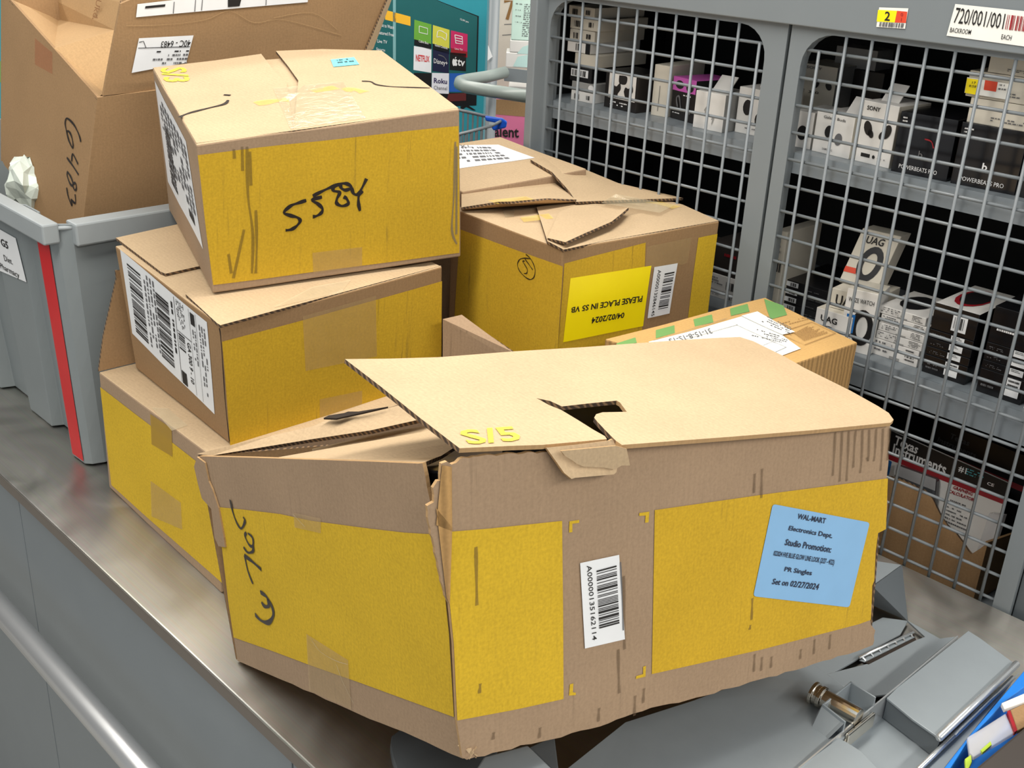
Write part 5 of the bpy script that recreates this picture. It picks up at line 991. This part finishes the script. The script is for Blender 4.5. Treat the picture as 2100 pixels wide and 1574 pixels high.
# ================================================================ behind the counter, to the left of the cage
fh = Vector((FW.x, FW.y, 0)).normalized()
def PD(x, y, d): return PN(x, y, fh, fh.dot(CC) + d)
sl = Vector((-fh.y, fh.x, 0))
def standing(name, label, cat, tl, tr, d, depth, m, zb=-.92, bl_=None, skew=0.0):
    a = PD(*tl, d); b = PD(*tr, d); zt = a.z; b = Vector((b.x, b.y, zt))
    z0 = PD(*bl_, d).z if bl_ else zb
    mb = MB(); c = [Vector((a.x, a.y, z0)), Vector((b.x, b.y, z0)), Vector((b.x, b.y, z0)) + fh * depth, Vector((a.x, a.y, z0)) + fh * depth]; mb.prism(c, (0, 0, zt - z0)); o = mb.build(name, m, None, bevel=.002); tag(o, label, cat)
    return o, Patch(c[0], c[1], Vector((b.x, b.y, zt)), Vector((a.x, a.y, zt)))
TEAL = basic('teal_print', (44, 148, 164), .45); SCR = basic('screen_print', (26, 96, 98), .4); SCRD = basic('dark_print', (14, 18, 22), .4)
dT = 3.2
tv, tp = standing('television_carton', 'large teal television carton printed with a screen full of app tiles', 'carton', (-60, -160), (1005, -160), dT, .18, TEAL)
def dq(q, m, nm, off=.001): return decal(tp, q, m, tv, nm, n=1, off=off)
dq([(760, -60), (906, 4), (982, 33), (977, 216), (790, 222), (700, 222), (640, -60)], SCRD, 'printed_set')
dq([(760, -70), (903, 4), (979, 34), (975, 190), (840, 190), (700, 215), (640, -60)], SCR, 'printed_screen', .0016)
dq([(790, 20), (842, 34), (842, 53), (790, 40)], basic('amber_print', (240, 182, 40), .5), 'amber_bar', .002); dq([(806, -10), (812, -10), (812, 125), (806, 120)], basic('pale_teal', (120, 170, 172), .5), 'divider', .002)
for s_, q in (('What to Watch', [(776, 46), (808, 53), (808, 60), (776, 53)]), ('Featured Free', [(774, 62), (808, 68), (808, 75), (774, 69)]), ('Live TV', [(774, 80), (794, 83), (794, 90), (774, 87)]), ('Sports', [(772, 97), (790, 100), (790, 107), (772, 104)]), ('12:30 pm', [(944, 37), (961, 43), (961, 48), (944, 42)])): text(tp, s_, q, WHT, tv, off=.0022)
tiles = [((850, 40, 885, 50, 40), (106, 168, 60)), ((888, 51, 922, 61, 38), (206, 204, 74)), ((925, 62, 959, 70, 36), (196, 38, 96)),
         ((849, 94, 885, 100, 49), (232, 234, 238)), ((888, 101, 921, 106, 44), (20, 24, 60)), ((923, 107, 956, 110, 36), (10, 12, 14)),
         ((849, 149, 885, 150, 40), (14, 14, 16)), ((886, 149, 921, 150, 42), (226, 228, 236)), ((922, 150, 955, 150, 38), (32, 92, 180))]
for i, ((x0, y0, x1, y1, h), c) in enumerate(tiles):
    dq([(x0, y0), (x1, y1), (x1 - .5, y1 + h), (x0 - 1, y0 + h)], basic('tile_%d' % i, c, .45), 'app_tile', .0022)
    if i < 3: dq([(x0, y0 + h), (x1 - .5, y1 + h), (x1 - .5, y1 + h + 12), (x0 - .5, y0 + h + 12)], SCRD if i < 2 else DKR, 'tile_caption', .0022)
for s_, q, m, bo in (('Cable Box', [(859, 81), (879, 86), (879, 91), (859, 86)], WHT, 0), ('Game Console', [(892, 89), (918, 96), (918, 101), (892, 94)], WHT, 0), ('Live TV', [(933, 97), (949, 100), (949, 104), (933, 101)], WHT, 0), ('NETFLIX', [(853, 111), (881, 115), (881, 127), (853, 125)], basic('red_print', (206, 40, 46), .5), 1), ('Disney+', [(890, 119), (918, 125), (918, 137), (890, 132)], WHT, 0), ('tv', [(939, 120), (954, 123), (953, 136), (938, 134)], WHT, 1), ('Roku', [(890, 159), (917, 162), (917, 172), (890, 170)], basic('navy', (40, 30, 84), .5), 1), ('Channel', [(890, 175), (917, 177), (917, 185), (890, 183)], GINK, 0)): text(tp, s_, q, m, tv, off=.003, bold=bool(bo))
strokes(tp, [[(899, 112), (910, 116), (916, 124)]], .0025, GINK, tv, 'arc', off=.003)
ap = MB(); ap.poly([tp.at(x, y, .003) for x, y in smooth_line([(932, 122), (930, 120), (928, 124), (928, 130), (930, 135), (933, 134), (936, 135), (938, 131), (936, 127), (938, 123), (935, 121), (932, 122)], 3)]); ap.poly([tp.at(x, y, .003) for x, y in ((933, 119), (935, 116), (936, 118), (934, 120))]); ap.build('fruit_logo', WHT, tv, recalc=False)
strokes(tp, [[(860, 53), (877, 58), (877, 70), (860, 66), (860, 53)]], .002, WHT, tv, 'set_icon', off=.003, curve=False); strokes(tp, [[(896, 76), (898, 64), (905, 63), (912, 67), (916, 70), (914, 82), (909, 78), (902, 75), (896, 76)]], .002, WHT, tv, 'pad_icon', off=.003); strokes(tp, [[(933, 71), (948, 75), (949, 90), (935, 88), (933, 71)], [(933, 77), (949, 80)], [(934, 82), (949, 86)]], .0025, WHT, tv, 'list_icon', off=.003, curve=False)
dq([(920, 192), (956, 190), (956, 206), (915, 208)], basic('maroon', (92, 30, 30), .5), 'maroon_strip', .0024)
dq([(944, 218), (958, 214), (976, 226), (970, 226), (956, 219), (946, 226)], SCRD, 'printed_foot', .0016)
for q in ([(0, 125), (4, 126), (4, 170), (0, 168)],): dq(q, GRN, 'green_print')
# stocking cart rail
rc = thing('stock_cart', 'grey tubular stock cart upright with a bent handle rail, left of the cage', 'cart', PD(1018, 150, 2.75) * 1.0)
rc.location.z = -.92
dR = 2.62
t0 = PD(1019, -120, dR + .06); mb = MB(); mb.tube([t0, Vector((t0.x, t0.y, -.92))], .0125, 14); mb.build('upright', GP, rc, smooth=True)
hp = [PD(1036, 148, dR + .02), PD(1000, 157, dR - .02), PD(956, 164, dR - .08), PD(944, 167, dR - .12), PD(943, 172, dR - .16), PD(956, 178, dR - .20), PD(1010, 187, dR - .24), PD(1085, 198, dR - .28)]
mb = MB(); mb.tube(hp, .0135, 14); mb.build('handle_rail', basic('grey_green_paint', (136, 146, 142), .35), rc, smooth=True)
q = [PD(x, y, dR + .05) for x, y in ((1030, 138), (1095, 146), (1095, 172), (1034, 166))]; mb = MB(); mb.prism(q, fh * .004); mb.build('cross_plate', GP, rc)
q = [PD(x, y, dR + .04) for x, y in ((1001, 92), (1010, 116), (1003, 122), (1000, 124))]; mb = MB(); mb.prism(q, fh * .001); mb.build('paper_tag', WL, rc)
# cartons behind the rail
o, p_ = standing('tan_carton', 'pale tan carton with a brown stroke shaped like a 7', 'carton', (1026, -60), (1110, -60), 3.0, .1, basic('pale_tan', (196, 188, 176), .6)); strokes(p_, [[(1034, 3), (1051, 2), (1040, 40)]], .008, BRINK, o, 'printed_seven', curve=False); strokes(p_, [[(1034, 50), (1055, 49)], [(1030, 72), (1056, 70)]], .002, GINK, o, 'rule', curve=False)
zt = None
o, p_ = standing('pink_carton', 'pink carton with a brown lid edge and black letters beside the cage post', 'carton', (1014, 212), (1110, 228), 2.86, .1, basic('pink_carton', (206, 112, 150), .5)); decal(p_, [(1012, 203), (1110, 206), (1110, 242), (1012, 234)], KD, o, 'brown_lid', n=1); text(p_, 'talent', [(1004, 256), (1064, 260), (1064, 282), (1004, 280)], INK, o, off=.002, bold=True); 
pz = p_.c[3].z
o2, p2 = standing('white_carton', 'small white carton standing on the pink carton', 'carton', (1043, 176), (1110, 176), 2.87, .08, WB, bl_=(1043, 212)); 
o2, p2 = standing('white_carton', 'lower white and mint carton above the grey rail', 'carton', (1038, 107), (1110, 107), 2.80, .08, WB, bl_=(1036, 138)); decal(p2, [(1062, 116), (1110, 107), (1110, 140), (1052, 136)], basic('mint_print', (186, 218, 214), .5), o2, 'mint_print', n=1)
o2, p2 = standing('white_carton', 'upper white and mint carton above the grey rail', 'carton', (1046, 82), (1110, 82), 2.80, .08, WB, bl_=(1046, 107)); decal(p2, [(1072, 96), (1110, 84), (1110, 112), (1060, 110)], basic('mint_print', (186, 218, 214), .5), o2, 'mint_print', n=1)
o2, p2 = standing('mint_carton', 'tall mint carton with columns of small print, left of the cage post', 'carton', (1054, -60), (1110, -60), 2.80, .08, basic('mint_box', (206, 234, 222), .5), bl_=(1052, 82))
dashes(p2, [(1076, 8), (1094, 8), (1090, 78), (1070, 76)], 16, 4, GINK, o2, h=.5); dashes(p2, [(1058, 6), (1074, 8), (1072, 58), (1056, 56)], 4, 5, GINK, o2, h=.15)
# shopping cart basket
sc = thing('shopping_cart', 'wire shopping cart basket with a blue corner cap behind the boxes', 'cart', PD(1000, 260, 2.45)); sc.location.z = -.92
d0 = 2.42
for nm, q in (('rim_wire', [PD(900, 216, d0), PD(1000, 239, d0)]), ('rim_wire', [PD(900, 286, d0 - .12), PD(1008, 258, d0 - .06)]), ('rim_wire', [PD(1000, 239, d0), PD(1032, 246, d0 - .02), PD(1008, 258, d0 - .06)])):
    mb = MB(); mb.tube(q, .0035, 8); mb.build(nm, WIRE, sc, smooth=True)
for i in range(7):
    t = i / 7; p = PD(900, 216, d0).lerp(PD(1000, 239, d0), .3 + t * .7); mb = MB(); mb.tube([p, p + Vector((0, 0, -.22))], .002, 6); mb.build('basket_wire', WIRE, sc)
    p = PD(900, 286, d0 - .12).lerp(PD(1008, 258, d0 - .06), .3 + t * .7); mb = MB(); mb.tube([p, p + Vector((0, 0, -.22))], .002, 6); mb.build('basket_wire', WIRE, sc)
cap = [PD(x, y, d0 - .03) for x, y in ((994, 238), (1030, 243), (1040, 250), (1038, 262), (1012, 268), (1006, 258), (1018, 252), (996, 248))]
mb = MB(); mb.prism(cap, fh * .03 + Vector((0, 0, -.004))); mb.build('corner_cap', BLUC, sc, bevel=.003)
for i in (0, 1):
    p = PD(990, 245, d0) + sl * (-.1 - .5 * i); mb = MB(); mb.tube([p + Vector((0, 0, -.2)), Vector((p.x, p.y, -.92))], .01, 8); mb.build('cart_leg', WIRE, sc)
